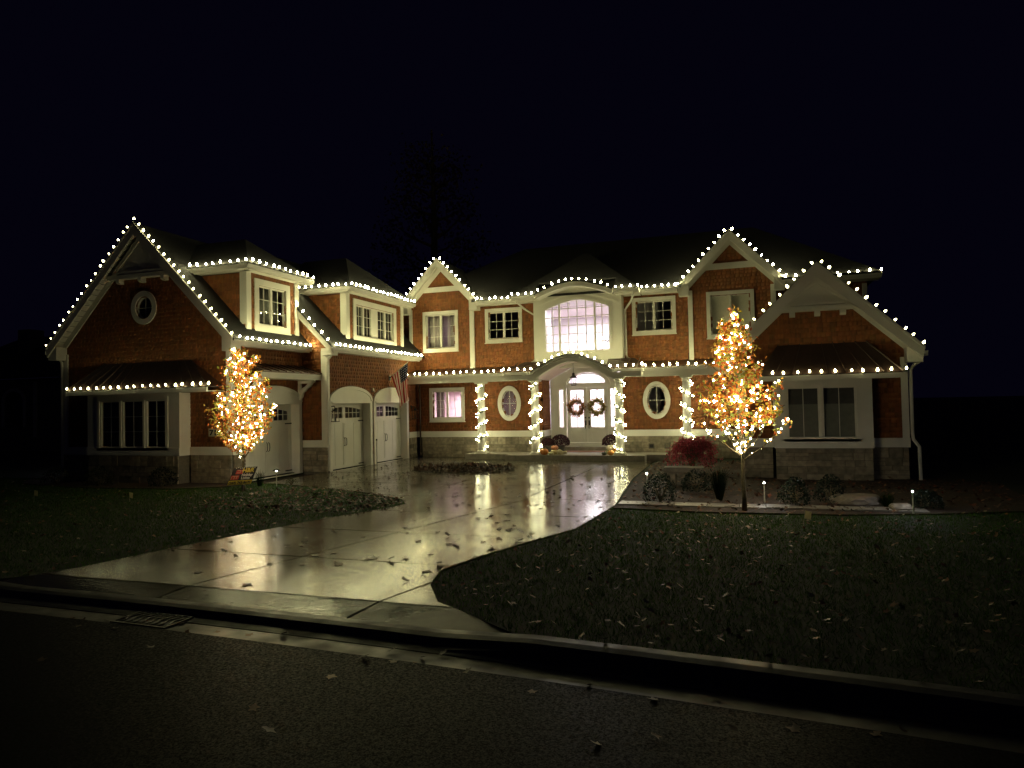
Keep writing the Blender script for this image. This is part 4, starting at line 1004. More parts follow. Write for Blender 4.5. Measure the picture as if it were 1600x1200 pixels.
# ------------------------------------------------------------------ light strings
c9 = MB(); c9.lathe([(.016, -.05), (.018, .0)], (0, 0, 0), 8, 1); c9.lathe([(.015, .001), (.027, .018), (.030, .034), (.021, .064), (.005, .086)], (0, 0, 0), 10, 0)
c9m = c9.mesh('bulb', ['bulb_c9', 'wire_green'], smooth=True); c9s = c9.mesh('bulb', ['bulb_c9_soft', 'wire_green'], smooth=True)
ico = MB().lathe([(.005, -.015), (.012, -.008), (.0145, .002), (.009, .012), (.003, .018)], (0, 0, 0), 6); mini_m = ico.mesh('bulb', 'bulb_mini', smooth=True); gar_m = ico.mesh('bulb', 'bulb_garland', smooth=True)
ZQ = lambda d: Vector((0, 0, 1)).rotation_difference(Vector(d).normalized())
def resample(pts, sp):
    pts = [Vector(p) for p in pts]; L = [0]
    for a, b in zip(pts, pts[1:]): L.append(L[-1] + (b - a).length)
    n = max(1, round(L[-1] / sp)); out = []
    for i in range(n + 1):
        t = L[-1] * i / n
        for k in range(len(pts) - 1):
            if t <= L[k + 1] + 1e-6: f = (t - L[k]) / max(1e-9, L[k + 1] - L[k]); out.append(pts[k].lerp(pts[k + 1], f)); break
    return out
ROOFL = 'bulb strings along the house rooflines'
def light_string(pts, label, dirs=None, sp=.29, soft=False):
    t = thing('light_string', Vector(pts[0]), label, 'light string', ROOFL)
    mb = MB(); mb.tube([Vector(p) + Vector((0, 0, -.045)) for p in pts], .006, 4); mb.build('wire', 'wire_green', t)
    al = resample(pts, sp)
    for i, p in enumerate(al):
        d = dirs(p) if dirs else Vector((0, 0, 1)); d = Vector(d) + Vector((random.uniform(-.35, .35), random.uniform(-.35, .35), random.uniform(-.15, .15)))
        if 0 < i < len(al) - 1: p = p + (al[i + 1] - al[i - 1]).normalized() * random.uniform(-.035, .035)
        s_ = random.uniform(.82, 1.15); link('bulb', c9s if soft else c9m, t, p + Vector((random.uniform(-.012, .012), random.uniform(-.012, .012), random.uniform(-.02, .012))), ZQ(d), (s_, s_, s_))
def rake_dirs(uc, vt):
    def f(p):
        if abs(p.x - uc) < .06: return (0, 0, 1)
        return (-.75, 0, .75) if p.x < uc else (.75, 0, .75)
    return f
def gable_string(uc, vt, half, ve, Yo, label, sp=.29, e0=1., e1=1., soft=False):
    vt += .16; ve += .14
    light_string([(uc - half * e0, Yo, vt - (vt - ve) * e0), (uc, Yo, vt + .03), (uc + half * e1, Yo, vt - (vt - ve) * e1)], label, rake_dirs(uc, vt), sp, soft)
gable_string(GC - .02, 7.97, 3.68, 4.27, 16.54, 'bulbs up and down the big garage gable at the far left', .275, soft=True)
gable_string(-12.45, 8.28, 1.78, 6.42, 26.68, 'bulbs over the small left upper gable beside the garage dormers', .28)
gable_string(-.66, 8.30, 1.86, 6.40, 26.68, 'bulbs over the upper gable behind the right lit tree', .285)
gable_string(1.71, 5.69, 2.42, 3.38, 20.18, 'bulbs up and down the low right wing gable', .30, soft=True)
light_string([(-14.26, 16.8, 4.31), (-14.26, 20.3, 4.31)], 'bulbs along the garage eave under the first dormer', sp=.29)
light_string([(-14.9, 20.06, 6.0), (-13.42, 20.06, 4.46)], 'short slanting row of bulbs between the two garage dormers', lambda p: (.6, -.3, .8), .36)
light_string([(-13.24, 20.3, 4.29), (-13.24, 26.7, 4.29)], 'bulbs along the garage eave above the flag', sp=.285)
light_string([(-16.75, 17.18, 6.68), (-14.27, 17.18, 6.68), (-14.25, 17.25, 6.72), (-14.25, 20.5, 6.68)], 'bulbs around the eave of the nearer single-window dormer', sp=.30)
light_string([(-15.6, 21.15, 6.50), (-13.22, 21.15, 6.50), (-13.20, 21.2, 6.52), (-13.20, 26.05, 6.50)], 'bulbs around the eave of the wider dormer with paired windows', sp=.28)
light_string([(-10.6, 26.50, 6.48), (CX - 2.55, 26.50, 6.48)], 'short row of upper bulbs above the window left of the bay', sp=.28)
aw = [(u, 26.01, v + .08) for u, v in c_o]
light_string([(CX - 2.48, 26.02, 6.49), (CX - 1.7, 26.01, 6.47)] + aw[1:-1] + [(CX + 1.7, 26.01, 6.47), (CX + 2.5, 26.02, 6.49)], 'bulbs over the curved eave of the tall arched window', sp=.285)
light_string([(CX + 2.55, 26.50, 6.48), (-2.62, 26.50, 6.48)], 'short row of upper bulbs above the window right of the bay', sp=.28)
light_string([(1.22, 26.58, 6.48), (4.25, 26.58, 6.48)], 'bulbs along the far right upper eave behind the low gable', sp=.32)
light_string([(-13.55, 25.98, 3.48), (CX - 2.66, 25.98, 3.48)], 'bulbs along the porch eave above the lit square window', sp=.29)
pw = [(u, 25.34, v + .085) for u, v in ao]
light_string([(CX - 2.66, 25.36, 3.50), (CX - 1.66, 25.34, 3.46)] + pw[1:-1] + [(CX + 1.66, 25.34, 3.46), (CX + 2.66, 25.36, 3.50)], 'bulbs over the arched porch hood above the front doors', sp=.30)
light_string([(CX + 2.70, 25.98, 3.48), (-1.0, 25.98, 3.48)], 'bulbs along the porch eave right of the entrance', sp=.30)
light_string([(-20.40, 16.18, 2.925), (-14.86, 16.18, 2.925)], 'bulbs on the pent roof over the dark triple window', sp=.30, soft=True)
light_string([(.16, 19.83, 2.84), (3.66, 19.83, 2.84)], 'bulbs on the pent roof over the right wing window', sp=.305, soft=True)

# ------------------------------------------------------------------ leaves, trees
def leaf_cloud(pos, size, tints, seed=0, fold=.25, aspect=.62, flat=None):
    """pos Nx3; returns V,F,T of pointed folded leaves"""
    r = np.random.default_rng(seed); n = len(pos)
    a = r.normal(size=(n, 3)); a /= np.linalg.norm(a, axis=1)[:, None]
    b = r.normal(size=(n, 3))
    if flat is not None: a[:, 2] *= flat; a /= np.linalg.norm(a, axis=1)[:, None]; nb = np.stack([-a[:, 1], a[:, 0], b[:, 2] * flat * .5], 1); b = nb
    b -= a * (a * b).sum(1)[:, None]; b /= np.linalg.norm(b, axis=1)[:, None]
    c = np.cross(a, b)
    s = (size * r.uniform(.7, 1.25, n))[:, None]; w = s * aspect * .5
    V = np.stack([pos - a * s * .5, pos - a * s * .12 + b * w + c * w * fold, pos + a * s * .5, pos - a * s * .12 - b * w + c * w * fold, pos + a * s * .05], 1)
    F = (np.arange(n)[:, None] * 5)[:, :, None] + np.array([[0, 1, 4], [1, 2, 4], [2, 3, 4], [3, 0, 4]])[None]
    F = F.reshape(-1, 3)
    t = np.asarray(tints)[r.integers(0, len(tints), n)] * r.uniform(.75, 1.25, (n, 1))
    return V.reshape(-1, 3), F, np.repeat(t, 5, 0)
FALL = [(.70, .20, .04), (.75, .28, .05), (.62, .34, .06), (.50, .42, .07), (.34, .38, .07), (.70, .45, .08), (.56, .13, .04), (.42, .09, .03), (.28, .34, .08)]

def fall_tree(base, H, prof, clear, lean, seed, label, nleaf, leaf_from, nbulb, lab2, trunk_r=.045, tints=FALL):
    r = random.Random(seed); B = Vector(base)
    t = thing('young_tree', B, label, 'tree', 'young street trees wrapped in lights')
    def ax(z): q = max(0, z - clear) / (H - clear); return Vector((lean[0] * q ** 1.3, lean[1] * q ** 1.3, z))
    def pr(z):
        for (a, ra), (b, rb) in zip(prof, prof[1:]):
            if a <= z <= b: return ra + (rb - ra) * (z - a) / (b - a)
        return .02
    tp = [B + ax(H * .96 * i / 12) + Vector((r.uniform(-.012, .012), r.uniform(-.012, .012), -.02 if i == 0 else 0)) for i in range(13)]
    mb = MB(); mb.tube(tp, [max(.006, trunk_r * (1.25 if i == 0 else 1) * (1 - .9 * i / 12)) for i in range(13)], 9); mb.build('trunk', 'bark', t, smooth=True)
    paths = [tp[4:]]
    mb = MB(); n = 40
    for i in range(n):
        q = i / (n - 1); h0 = clear + (H * .86 - clear) * q ** 1.45; az = i * 2.39996 + r.uniform(-.3, .3)
        h1 = min(H * .97, h0 + r.uniform(.55, 1.0) * (1.35 - .95 * q)); rad = pr(h1) * r.uniform(.78, 1.05)
        p0, p1 = ax(h0), ax(h1) + Vector((math.cos(az) * rad, math.sin(az) * rad, 0))
        pth = []
        for k in range(7):
            f = k / 6; p = p0.lerp(p1, f); bow = .12 * math.sin(math.pi * f); p += Vector((math.cos(az) * bow * .5, math.sin(az) * bow * .5, -bow * .25)) + Vector((r.uniform(-.02, .02), r.uniform(-.02, .02), r.uniform(-.02, .02))) * (f > 0)
            pth.append(B + p)
        r0 = .018 * (1 - .5 * q); mb.tube(pth, [r0 * (1 - .8 * k / 6) for k in range(7)], 5); paths.append(pth)
        for k in (2, 3, 4, 5):
            if r.random() < .85:
                s0 = pth[k]; a2 = az + r.uniform(-1.3, 1.3); ln = r.uniform(.16, .36)
                e = s0 + Vector((math.cos(a2) * ln * .7, math.sin(a2) * ln * .7, ln * r.uniform(.35, .8)))
                z = e.z - B.z; c0 = ax(min(z, H)); d = Vector((e.x - B.x - c0.x, e.y - B.y - c0.y, 0)); m = pr(min(z, H * .99)) * 1.08
                if d.length > m: d = d.normalized() * m; e = B + c0 + d; e.z = B.z + z
                mid = s0.lerp(e, .5) + Vector((0, 0, .02)); mb.tube([s0, mid, e], [.006, .005, .003], 4); paths.append([s0, mid, e])
    mb.build('branches', 'bark', t, smooth=True)
    segs = [(a, b) for p in paths for a, b in zip(p, p[1:])]
    L = []
    while len(L) < nleaf:
        a, b = r.choice(segs); p = a.lerp(b, r.random()); z = p.z - B.z
        if z < leaf_from and r.random() > .08: continue
        if z < clear + .25: continue
        L.append(p + Vector((r.gauss(0, .055), r.gauss(0, .055), r.gauss(-.02, .05))))
    V, F, T = leaf_cloud(np.array(L) - np.array(B), .09, tints, seed)
    me = np_mesh('crown', V, F, 'leaf', T); link('crown', me, t, B)
    s = thing('tree_lights', B + Vector((0, 0, clear)), lab2, 'tree lights', 'mini light strings wound through the two young trees')
    wires = [p for p in paths if len(p) > 5][:22]
    mb = MB()
    for p in wires: mb.tube([q + Vector((.012 * math.cos(i * 2.1), .012 * math.sin(i * 2.1), 0)) for i, q in enumerate(p)], .004, 4)
    mb.build('wire', 'wire_green', s)
    long_ = [(a, b) for p in paths if len(p) > 5 for a, b in zip(p, p[1:])]; short = [(a, b) for p in paths if len(p) <= 5 for a, b in zip(p, p[1:])]
    k = 0
    while k < nbulb:
        a, b = r.choice(long_) if r.random() < .62 else r.choice(short); p = a.lerp(b, r.random())
        if p.z - B.z < clear + .12: continue
        sc = r.uniform(.75, 1.15)
        link('bulb', mini_m, s, p + Vector((r.gauss(0, .03), r.gauss(0, .03), r.gauss(0, .03))), ZQ((r.gauss(0, 1), r.gauss(0, 1), r.gauss(0, 1))), (sc, sc, sc)); k += 1
    return t
P1 = [(.85, .03), (1.1, .30), (1.5, .70), (2.0, .90), (2.35, .88), (2.7, .72), (3.2, .60), (3.6, .45), (3.95, .20), (4.15, .04)]
P2 = [(.95, .03), (1.2, .36), (1.6, .74), (2.0, .94), (2.4, .90), (2.8, .62), (3.1, .44), (3.5, .28), (3.8, .15), (4.1, .04)]
fall_tree((-13.25, 15.7, -.02), 4.13, P1, .82, (.0, .0), 11, 'young lit tree with orange leaves standing behind the yard sign', 4200, 1.1, 250, 'white mini lights in the left tree by the garage')
fall_tree((-.22, 14.45, .0), 4.12, P2, .98, (-.16, 0), 12, 'young lit tree on the right with bare lower branches and orange leaves', 2900, 1.7, 235, 'white mini lights in the right tree before the low gable')

# ------------------------------------------------------------------ column garlands
def garland(x, y, hand, label, seed, red=None):
    r = random.Random(seed); t = thing('garland', (x, y, .38), label, 'garland', 'lit garlands spiralling up the porch columns')
    def hp(q, rr=.185): a = hand * q * 2 * math.pi * 5.0 - math.pi / 2 + .6; return Vector((x + rr * math.cos(a), y + rr * math.sin(a), .40 + q * 2.52))
    n = 120; mb = MB(); mb.tube([hp(i / n) for i in range(n + 1)], .011, 5); mb.build('stem', 'wire_green', t)
    L = []
    for i in range(620):
        p = hp(r.random(), .195); L.append(p + Vector((r.gauss(0, .022), r.gauss(0, .022), r.gauss(0, .032))))
    V, F, T = leaf_cloud(np.array(L) - np.array((x, y, .38)), .062, [(.03, .055, .03), (.05, .075, .05), (.02, .04, .025), (.09, .10, .07), (.12, .05, .03)], seed)
    tag(link('leaves', np_mesh('leaves', V, F, 'leaf', T), t, (x, y, .38)), kind='stuff')
    for i in range(80):
        p = hp((i + r.random()) / 80, .225) + Vector((r.gauss(0, .012), r.gauss(0, .012), r.gauss(0, .035))); s_ = r.uniform(.85, 1.3)
        link('bulb', gar_m, t, p, ZQ((r.gauss(0, 1), r.gauss(0, 1), 1)), (s_, s_, s_))
    if red:
        for q in red: p = hp(q, .23); part_b = MB().lathe([(.005, -.04), (.03, -.025), (.042, 0), (.03, .025), (.005, .04)], p, 10); part_b.build('bauble', 'sign_red', t, smooth=True)
garland(-10.4, 26.30, 1, 'lit garland on the column beside the lit square window', 21)
garland(-7.93, 25.68, 1, 'lit garland on the column just left of the front doors', 22, (.08,))
garland(-4.68, 25.68, -1, 'lit garland with red bauble on the column right of the front doors', 23, (.33, .12))
garland(-2.30, 26.30, -1, 'lit garland on the rightmost porch column behind the lit tree', 24)

# ------------------------------------------------------------------ porch things
def wreath(x, label, seed, tints):
    r = random.Random(seed); z = 1.98; c = Vector((x, YD - .055, z)); t = thing('wreath', c, label, 'wreath', 'wreaths on the front doors')
    n = 40; mb = MB(); mb.tube([c + Vector((.27 * math.cos(2 * math.pi * i / n), .0, .27 * math.sin(2 * math.pi * i / n))) for i in range(n + 1)], .045, 8); mb.build('ring', 'mat_fibre', t)
    L = []
    for i in range(900):
        a = r.random() * 2 * math.pi; q = .27 + r.gauss(0, .06); L.append((q * math.cos(a), -abs(r.gauss(.02, .045)), q * math.sin(a)))
    V, F, T = leaf_cloud(np.array(L), .085, tints, seed); tag(link('foliage', np_mesh('foliage', V, F, 'leaf', T), t, c), kind='stuff')
    mb = MB(); mb.tube([c + Vector((0, .0, .27)), c + Vector((0, .0, .50)), c + Vector((0, .028, .56))], .014, 5); mb.build('ribbon', 'dark_wood', t)
wreath(DX - .43, 'reddish brown wreath on the left front door', 31, [(.50, .22, .11), (.40, .28, .14), (.6, .36, .17), (.28, .19, .11)])
wreath(DX + .43, 'olive brown wreath on the right front door', 32, [(.48, .40, .16), (.38, .36, .14), (.56, .40, .18), (.28, .24, .11)])
lant = thing('porch_lantern', (-6.62, 26.6, 3.05), 'black hanging lantern above the front doors', 'lantern')
lx, ly = -6.62, 26.6
mb = MB(); mb.tube([(lx, ly, 3.72), (lx, ly, 3.36)], .009, 5); mb.lathe([(.012, 3.36), (.05, 3.34), (.06, 3.24), (.15, 3.16), (.16, 3.145)], (lx, ly, 0), 4)
for a, b in ((1, 1), (1, -1), (-1, 1), (-1, -1)): mb.tube([(lx + a * .105, ly + b * .105, 3.15), (lx + a * .075, ly + b * .075, 2.86)], .009, 4)
mb.box((lx - .085, ly - .085, 2.84), (lx + .085, ly + .085, 2.865)); mb.build('frame', 'iron', lant)
mb = MB(); mb.tube([(lx, ly, 2.87), (lx, ly, 3.0)], .016, 6); mb.build('candle', 'plastic_white', lant)
for a, b in ((1, 0), (-1, 0), (0, 1), (0, -1)):
    if a: q = [(lx + a * .104, ly - .1, 3.14), (lx + a * .104, ly + .1, 3.14), (lx + a * .076, ly + .07, 2.87), (lx + a * .076, ly - .07, 2.87)]
    else: q = [(lx - .1, ly + b * .104, 3.14), (lx + .1, ly + b * .104, 3.14), (lx + .07, ly + b * .076, 2.87), (lx - .07, ly + b * .076, 2.87)]
    mb = MB(); mb.slab(q, (-.002 * a, -.002 * b, 0)); mb.build('pane', 'glass', lant)
o = MB().box((-7.5, 27.0, .2155), (-5.4, 27.68, .235)).build('door_mat', 'mat_fibre'); tag(o, 'flat rust-brown mat on the porch before the front doors', 'door mat')
def pumpkin(x, y, z, rad, h, color, label, name='pumpkin', ribs=10, lie=None, cat='pumpkin'):
    k = 'skin_%d' % len(MATS); pbr(k, color, .45, .15, 10.)
    t = thing(name, (x, y, z), label, cat, 'pumpkins and gourds on the porch')
    prof = [(.02, .02), (.45, .01), (.8, .14), (1, .42), (.98, .6), (.8, .84), (.45, .97), (.1, .93)]
    mb = MB(); mb.lathe([(a * rad, b * h) for a, b in prof], (x, y, z), 40, rib=lambda a: 1 - .09 * abs(math.sin(a * ribs / 2)) ** .6 * 1.0 if True else 1); mb.build('body', k, t, smooth=True)
    mb = MB(); mb.tube([(x, y, z + h * .92), (x + .01, y, z + h * 1.05), (x + .04 * rad / .15, y - .01, z + h * 1.16)], [.022, .014, .016], 6); mb.build('stem', 'bark', t)
PZ = .2152
pumpkin(-7.57, 25.58, PZ, .17, .24, (.52, .17, .02), 'large orange pumpkin at the left end of the left porch group')
pumpkin(-7.28, 25.50, PZ, .12, .12, (.62, .54, .36), 'flat cream pumpkin between the orange pumpkin and the gourd')
pumpkin(-7.22, 25.80, PZ, .17, .19, (.50, .38, .18), 'tan squash under the pink pumpkin')
pumpkin(-7.22, 25.80, PZ + .178, .15, .17, (.62, .27, .15), 'pinkish orange pumpkin stacked on the tan squash')
t = thing('gourd', (-6.95, 25.62, PZ), 'pale long-necked gourd lying right of the left pumpkins', 'gourd', 'pumpkins and gourds on the porch')
mb = MB(); mb.tube([(-7.08, 25.60, PZ + .11), (-7.02, 25.60, PZ + .113), (-6.94, 25.61, PZ + .10), (-6.86, 25.62, PZ + .085), (-6.78, 25.62, PZ + .09), (-6.72, 25.62, PZ + .10), (-6.69, 25.62, PZ + .10)], [.03, .108, .10, .06, .048, .06, .02], 12); pbr('gourd_skin', (.55, .48, .30), .5, .3, 12.); mb.build('body', 'gourd_skin', t, smooth=True)
pumpkin(-5.12, 25.98, PZ, .18, .17, (.34, .36, .16), 'green grey squash under the white pumpkin by the right column')
pumpkin(-5.12, 25.98, PZ + .16, .16, .19, (.66, .60, .44), 'white pumpkin stacked by the right column')
pumpkin(-4.90, 26.10, PZ, .17, .38, (.55, .20, .03), 'tall orange pumpkin half behind the right column')
pumpkin(-5.02, 25.55, PZ, .125, .18, (.58, .25, .06), 'small orange pumpkin at the foot of the right group')
pumpkin(-5.27, 25.60, PZ, .10, .12, (.06, .07, .05), 'small dark green gourd beside the small orange pumpkin', 'gourd', cat='gourd')
def mum(x, y, z, R_, label, seed, pot=True):
    r = random.Random(seed); t = thing('chrysanthemum', (x, y, z), label, 'flower pot', 'potted mums by the front doors')
    mb = MB(); mb.lathe([(.13, 0), (.15, .02), (.19, .26), (.2, .28), (.18, .28)], (x, y, z), 20); mb.build('pot', 'pot', t, smooth=False)
    L = []
    for i in range(1500):
        a, b = r.random() * 2 * math.pi, math.acos(1 - r.random() * 1.25); q = R_ * (1 - abs(r.gauss(0, .07)))
        L.append((q * math.sin(b) * math.cos(a), q * math.sin(b) * math.sin(a), .36 + q * math.cos(b) * .92))
    V, F, T = leaf_cloud(np.array(L), .06, [(.075, .018, .035), (.05, .012, .03), (.10, .02, .04), (.03, .03, .015)], seed); link('flowers', np_mesh('flowers', V, F, 'leaf', T), t, (x, y, z)).__setitem__('kind', 'stuff')
mum(-7.32, 27.0, PZ, .38, 'tall dark purple mum in a pot left of the doors', 41); mum(-7.72, 26.55, PZ, .26, 'smaller dark mum tucked behind the orange pumpkin', 42)
mum(-5.30, 27.15, PZ, .36, 'dark purple mum behind the white pumpkin right of the doors', 43)

# ------------------------------------------------------------------ flag
fl = thing('flag', (X2, 24.75, 3.30), 'stars and stripes hanging from an angled pole on the garage wall', 'flag')
A_, B_ = Vector((X2 + .03, 24.75, 3.32)), Vector((-12.88, 24.78, 3.93))
mb = MB(); mb.tube([A_, B_], .014, 8); mb.lathe([(.004, 0), (.022, .02), (.004, .045)], B_, 8); mb.build('pole', 'pole_wood', fl)
mb = MB(); mb.fbox(F2, 24.71, 24.79, 3.22, 3.40, .022, .05); mb.tube([A_ - (B_ - A_).normalized() * .03, A_ + (B_ - A_).normalized() * .12], .022, 8); mb.build('bracket', 'iron', fl)
nu, nv = 36, 30; vs = []; uvs = []
h0, h1_ = A_.lerp(B_, .10), A_.lerp(B_, .97)
for j in range(nv + 1):
    s_ = j / nv
    for i in range(nu + 1):
        tt = i / nu; p = h0.lerp(h1_, s_); k = min(1, tt * 1.4)
        cen = h0.lerp(h1_, .62); off = p - cen
        q = cen + Vector((off.x * (1 - .42 * k), off.y, off.z * (1 - .45 * k)))
        q += Vector((.10 * tt, .02, -1.42 * tt + .10 * tt * (s_ - .5)))
        q.y += k * (.085 * math.sin(s_ * 9.0 + .6) + .04 * math.sin(s_ * 17 + tt * 2)); q.x += k * .03 * math.cos(s_ * 12 + tt)
        vs.append(tuple(q)); uvs.append((tt, s_))
fs = [(j * (nu + 1) + i, j * (nu + 1) + i + 1, (j + 1) * (nu + 1) + i + 1, (j + 1) * (nu + 1) + i) for j in range(nv) for i in range(nu)]
mb = MB(); mb.add(vs, fs); o = mb.build('cloth', 'flag_cloth', fl, smooth=True)
ul = o.data.uv_layers.new(name='UVMap')
for lp in o.data.loops: ul.data[lp.index].uv = uvs[lp.vertex_index]

# ------------------------------------------------------------------ yard sign
SG = Vector((-13.02, 15.40, 0)); sd = (Vector((0, 0, 0)) - SG); sd.z = 0; sd.normalize()
ln_ = R(28); FSg = Frame(SG, (-sd.y, sd.x, 0), -sd * math.sin(ln_) + Vector((0, 0, math.cos(ln_))), sd * math.cos(ln_) + Vector((0, 0, math.sin(ln_))))
sg_ = thing('yard_sign', SG, 'black and yellow slanted yard sign for holiday lights under the left tree', 'sign')
k_ = .20
def para(u0, u1, v0, v1): f = lambda v: k_ * (v - .45) / .55; return [(u0 + f(v0), v0), (u1 + f(v0), v0), (u1 + f(v1), v1), (u0 + f(v1), v1)]
mb = MB(); mb.prism(FSg, para(-.30, .30, .19, .70), [], -.012, .0); mb.build('board', 'sign_black', sg_)
mb = MB(); mb.prism(FSg, para(-.295, .295, .195, .318), [], .001, .003); mb.build('phone_strip', 'sign_yellow', sg_)
# writing
put_text('sign_text', 'H&R', .17, FSg, -.01, .545, .006, 'sign_yellow', sg_, .30, .35)
put_text('sign_text', 'Holiday', .10, FSg, -.03, .435, .006, 'sign_white', sg_, .29, .3)
put_text('sign_text', 'Lights', .10, FSg, -.05, .345, .006, 'sign_white', sg_, .23, .3)
put_text('sign_text', '(269) 743-8670', .10, FSg, -.36, .215, .006, 'sign_black', sg_, .55, .3)
mb = MB()
for (a, b, c, d) in ((-.20, -.02, .50, .62), (-.28, -.08, .34, .46)): mb.prism(FSg, para(a, b, c, d), [], .001, .004)
mb.build('picture', 'sign_red', sg_)
mb = MB()
for (a, b, c, d) in ((-.17, -.09, .595, .61), (-.10, -.085, .53, .60), (-.17, -.10, .53, .545), (-.25, -.10, .435, .45), (-.20, -.185, .35, .43), (-.14, -.125, .36, .43), (-.27, -.255, .35, .42), (-.06, -.045, .57, .62)): mb.prism(FSg, para(a, b, c, d), [], .0045, .006)
mb.build('picture_outline', 'sign_pale', sg_)
mb = MB()
for i in range(10): u = -.17 + i * .052; mb.prism(FSg, ell(u + .02, .680 + .012 * math.sin(i * 1.9), .016, .009, 8), [], .001, .004)
mb.build('light_row', 'sign_white', sg_)
mb = MB(); mb.tube([FSg.p(0, -.08, -.03), FSg.p(0, .45, -.03)], .016, 6); mb.build('stake', 'dark_wood', sg_)

# ------------------------------------------------------------------ path lights
def path_light(x, y, h, label, wide=False, e=1.4):
    t = thing('path_light', (x, y, 0), label, 'path light', 'low garden path lights')
    mb = MB(); mb.tube([(x, y, -.05), (x, y, h - .02)], .014, 8); mb.build('post', 'plastic_white', t)
    rr = .11 if wide else .045
    mb = MB(); mb.lathe([(rr, h), (rr, h + .008), (rr * .5, h + .035), (.008, h + .06 if wide else h + .045)], (x, y, 0), 16); mb.build('cap', 'iron', t)
    mb = MB(); mb.lathe([(.010, h - .022), (.014, h - .016), (.014, h - .004), (.010, h - .001)], (x, y, 0), 10); mb.build('lamp', 'lamp_cool', t)
path_light(-24.0, 20.0, .46, 'path light post at the far left before the dark lawn'); path_light(-12.95, 16.72, .42, 'path light with wide dark cap beside the first garage door', True)
path_light(-2.27, 15.62, .60, 'path light post at the edge of the driveway by the stone bench'); path_light(.17, 15.6, .44, 'path light post just right of the right lit tree'); path_light(2.74, 14.65, .43, 'path light post at the right end of the flower bed')

# ------------------------------------------------------------------ paved strip in the bed, rocks, bench
pth = link('garden_path', MB().box((-2.8, 14.75, -.1), (2.6, 15.25, .010)).mesh('garden_path', 'soil'), None, (0, 0, 0)); tag(pth, kind='structure')
x = -2.78
while x < 2.5:
    wd = random.uniform(.42, .7); yo = .1 * math.sin(x * 1.1)
    me = MB().box((-wd / 2 + .008, -.23, -.04), (wd / 2 - .008, .23, .0)).mesh('paver', 'paver'); link('paver', me, pth, (x + wd / 2, 15.0 + yo * .4, .03 + random.uniform(-.005, .005))); x += wd
def rock(loc, sz, label, seed, name='boulder'):
    bm = bmesh.new(); bmesh.ops.create_icosphere(bm, subdivisions=3, radius=1); r = random.Random(seed)
    off = Vector((r.random() * 9, r.random() * 9, r.random() * 9))
    from mathutils import noise
    for v in bm.verts:
        d = 1 + .22 * noise.noise(v.co * 1.3 + off) + .09 * noise.noise(v.co * 3.5 + off); v.co = v.co * d
        v.co.z = max(-.6, min(.75, v.co.z * 1.1)); v.co = Vector((v.co.x * sz[0], v.co.y * sz[1], v.co.z * sz[2]))
    me = bpy.data.meshes.new(name); bm.to_mesh(me); bm.free(); me.materials.append(MATS['boulder'])
    o = link(name, me, None, loc); return tag(o, label, 'rock', 'rocks in the right flower bed')
rock((1.95, 15.75, .08), (.52, .28, .16), 'broad flat boulder below the right wing window', 51)
rock((2.60, 15.05, .05), (.20, .16, .11), 'small round rock beside the last path light', 52)
bn = thing('stone_bench', (-1.75, 18.6, .0), 'rough stone slab bench below the red weeping maple', 'bench')
bx, by = -1.75, 18.6
top = rough_block(77); top.name = 'seat'; link('seat', top, bn, (bx, by, .40), Quaternion((1, 0, 0), 0), (1.0, .45, .13)).data.materials[0] = MATS['boulder']
for dx in (-.30, .28): link('leg', blocks[1], bn, (bx + dx, by, .18), None, (.2, .34, .32))

# ------------------------------------------------------------------ shrubs and grasses
def shrub(x, y, R_, H, tints, label, seed, n=900, ls=.05, cat='shrub', name='shrub', grp='low evergreen shrubs in the flower beds', mat='leaf', droop=0.):
    r = random.Random(seed); t = thing(name, (x, y, .02), label, cat, grp)
    mb = MB()
    for k in range(9):
        a = k * 2.4; e = (x + math.cos(a) * R_ * .6, y + math.sin(a) * R_ * .6, .02 + H * r.uniform(.5, .8)); mb.tube([(x, y, .0), ((x + e[0]) / 2, (y + e[1]) / 2, H * .45), e], [.018, .012, .005], 5)
    mb.build('stems', 'bark', t)
    L = []
    for i in range(n):
        a = r.random() * 2 * math.pi; z = r.random(); q = R_ * math.sqrt(max(0, 1 - (z - .25) ** 2 / .58)) * (1 - abs(r.gauss(0, .18))) * (1 + .12 * math.sin(a * 3 + seed) + .1 * math.sin(a * 7))
        L.append((q * math.cos(a), q * math.sin(a), H * z * (1 + .1 * math.sin(a * 4)) + .02))
    V, F, T = leaf_cloud(np.array(L), ls, tints, seed); tag(link('foliage', np_mesh('foliage', V, F, mat, T), t, (x, y, .02)), kind='stuff')
DG = [(.010, .021, .010), (.015, .028, .012), (.008, .016, .009)]
def grass_clump(x, y, R_, H, label, seed, n=260, tints=((.05, .06, .02), (.07, .07, .025), (.04, .05, .02))):
    r = random.Random(seed); t = thing('ornamental_grass', (x, y, .02), label, 'grass clump', 'ornamental grass clumps in the beds')
    mb = MB()
    for i in range(n):
        a = r.random() * 2 * math.pi; l = H * r.uniform(.6, 1.1); o = R_ * r.uniform(.3, 1); b = Vector((x + .06 * math.cos(a), y + .06 * math.sin(a), 0)); w = .004
        m = b + Vector((math.cos(a) * o * .4, math.sin(a) * o * .4, l * .75)); e = b + Vector((math.cos(a) * o, math.sin(a) * o, l * r.uniform(.75, 1)))
        s_ = Vector((-math.sin(a) * w, math.cos(a) * w, 0)); mb.add([b - s_, b + s_, m + s_, m - s_, e], [(0, 1, 2, 3), (3, 2, 4)], 0, random.choice(tints))
    mb.build('blades', 'blade', t, kind='stuff')
shrub(-1.95, 15.35, .36, .55, DG, 'dark round shrub beside the lit path at the driveway edge', 61)
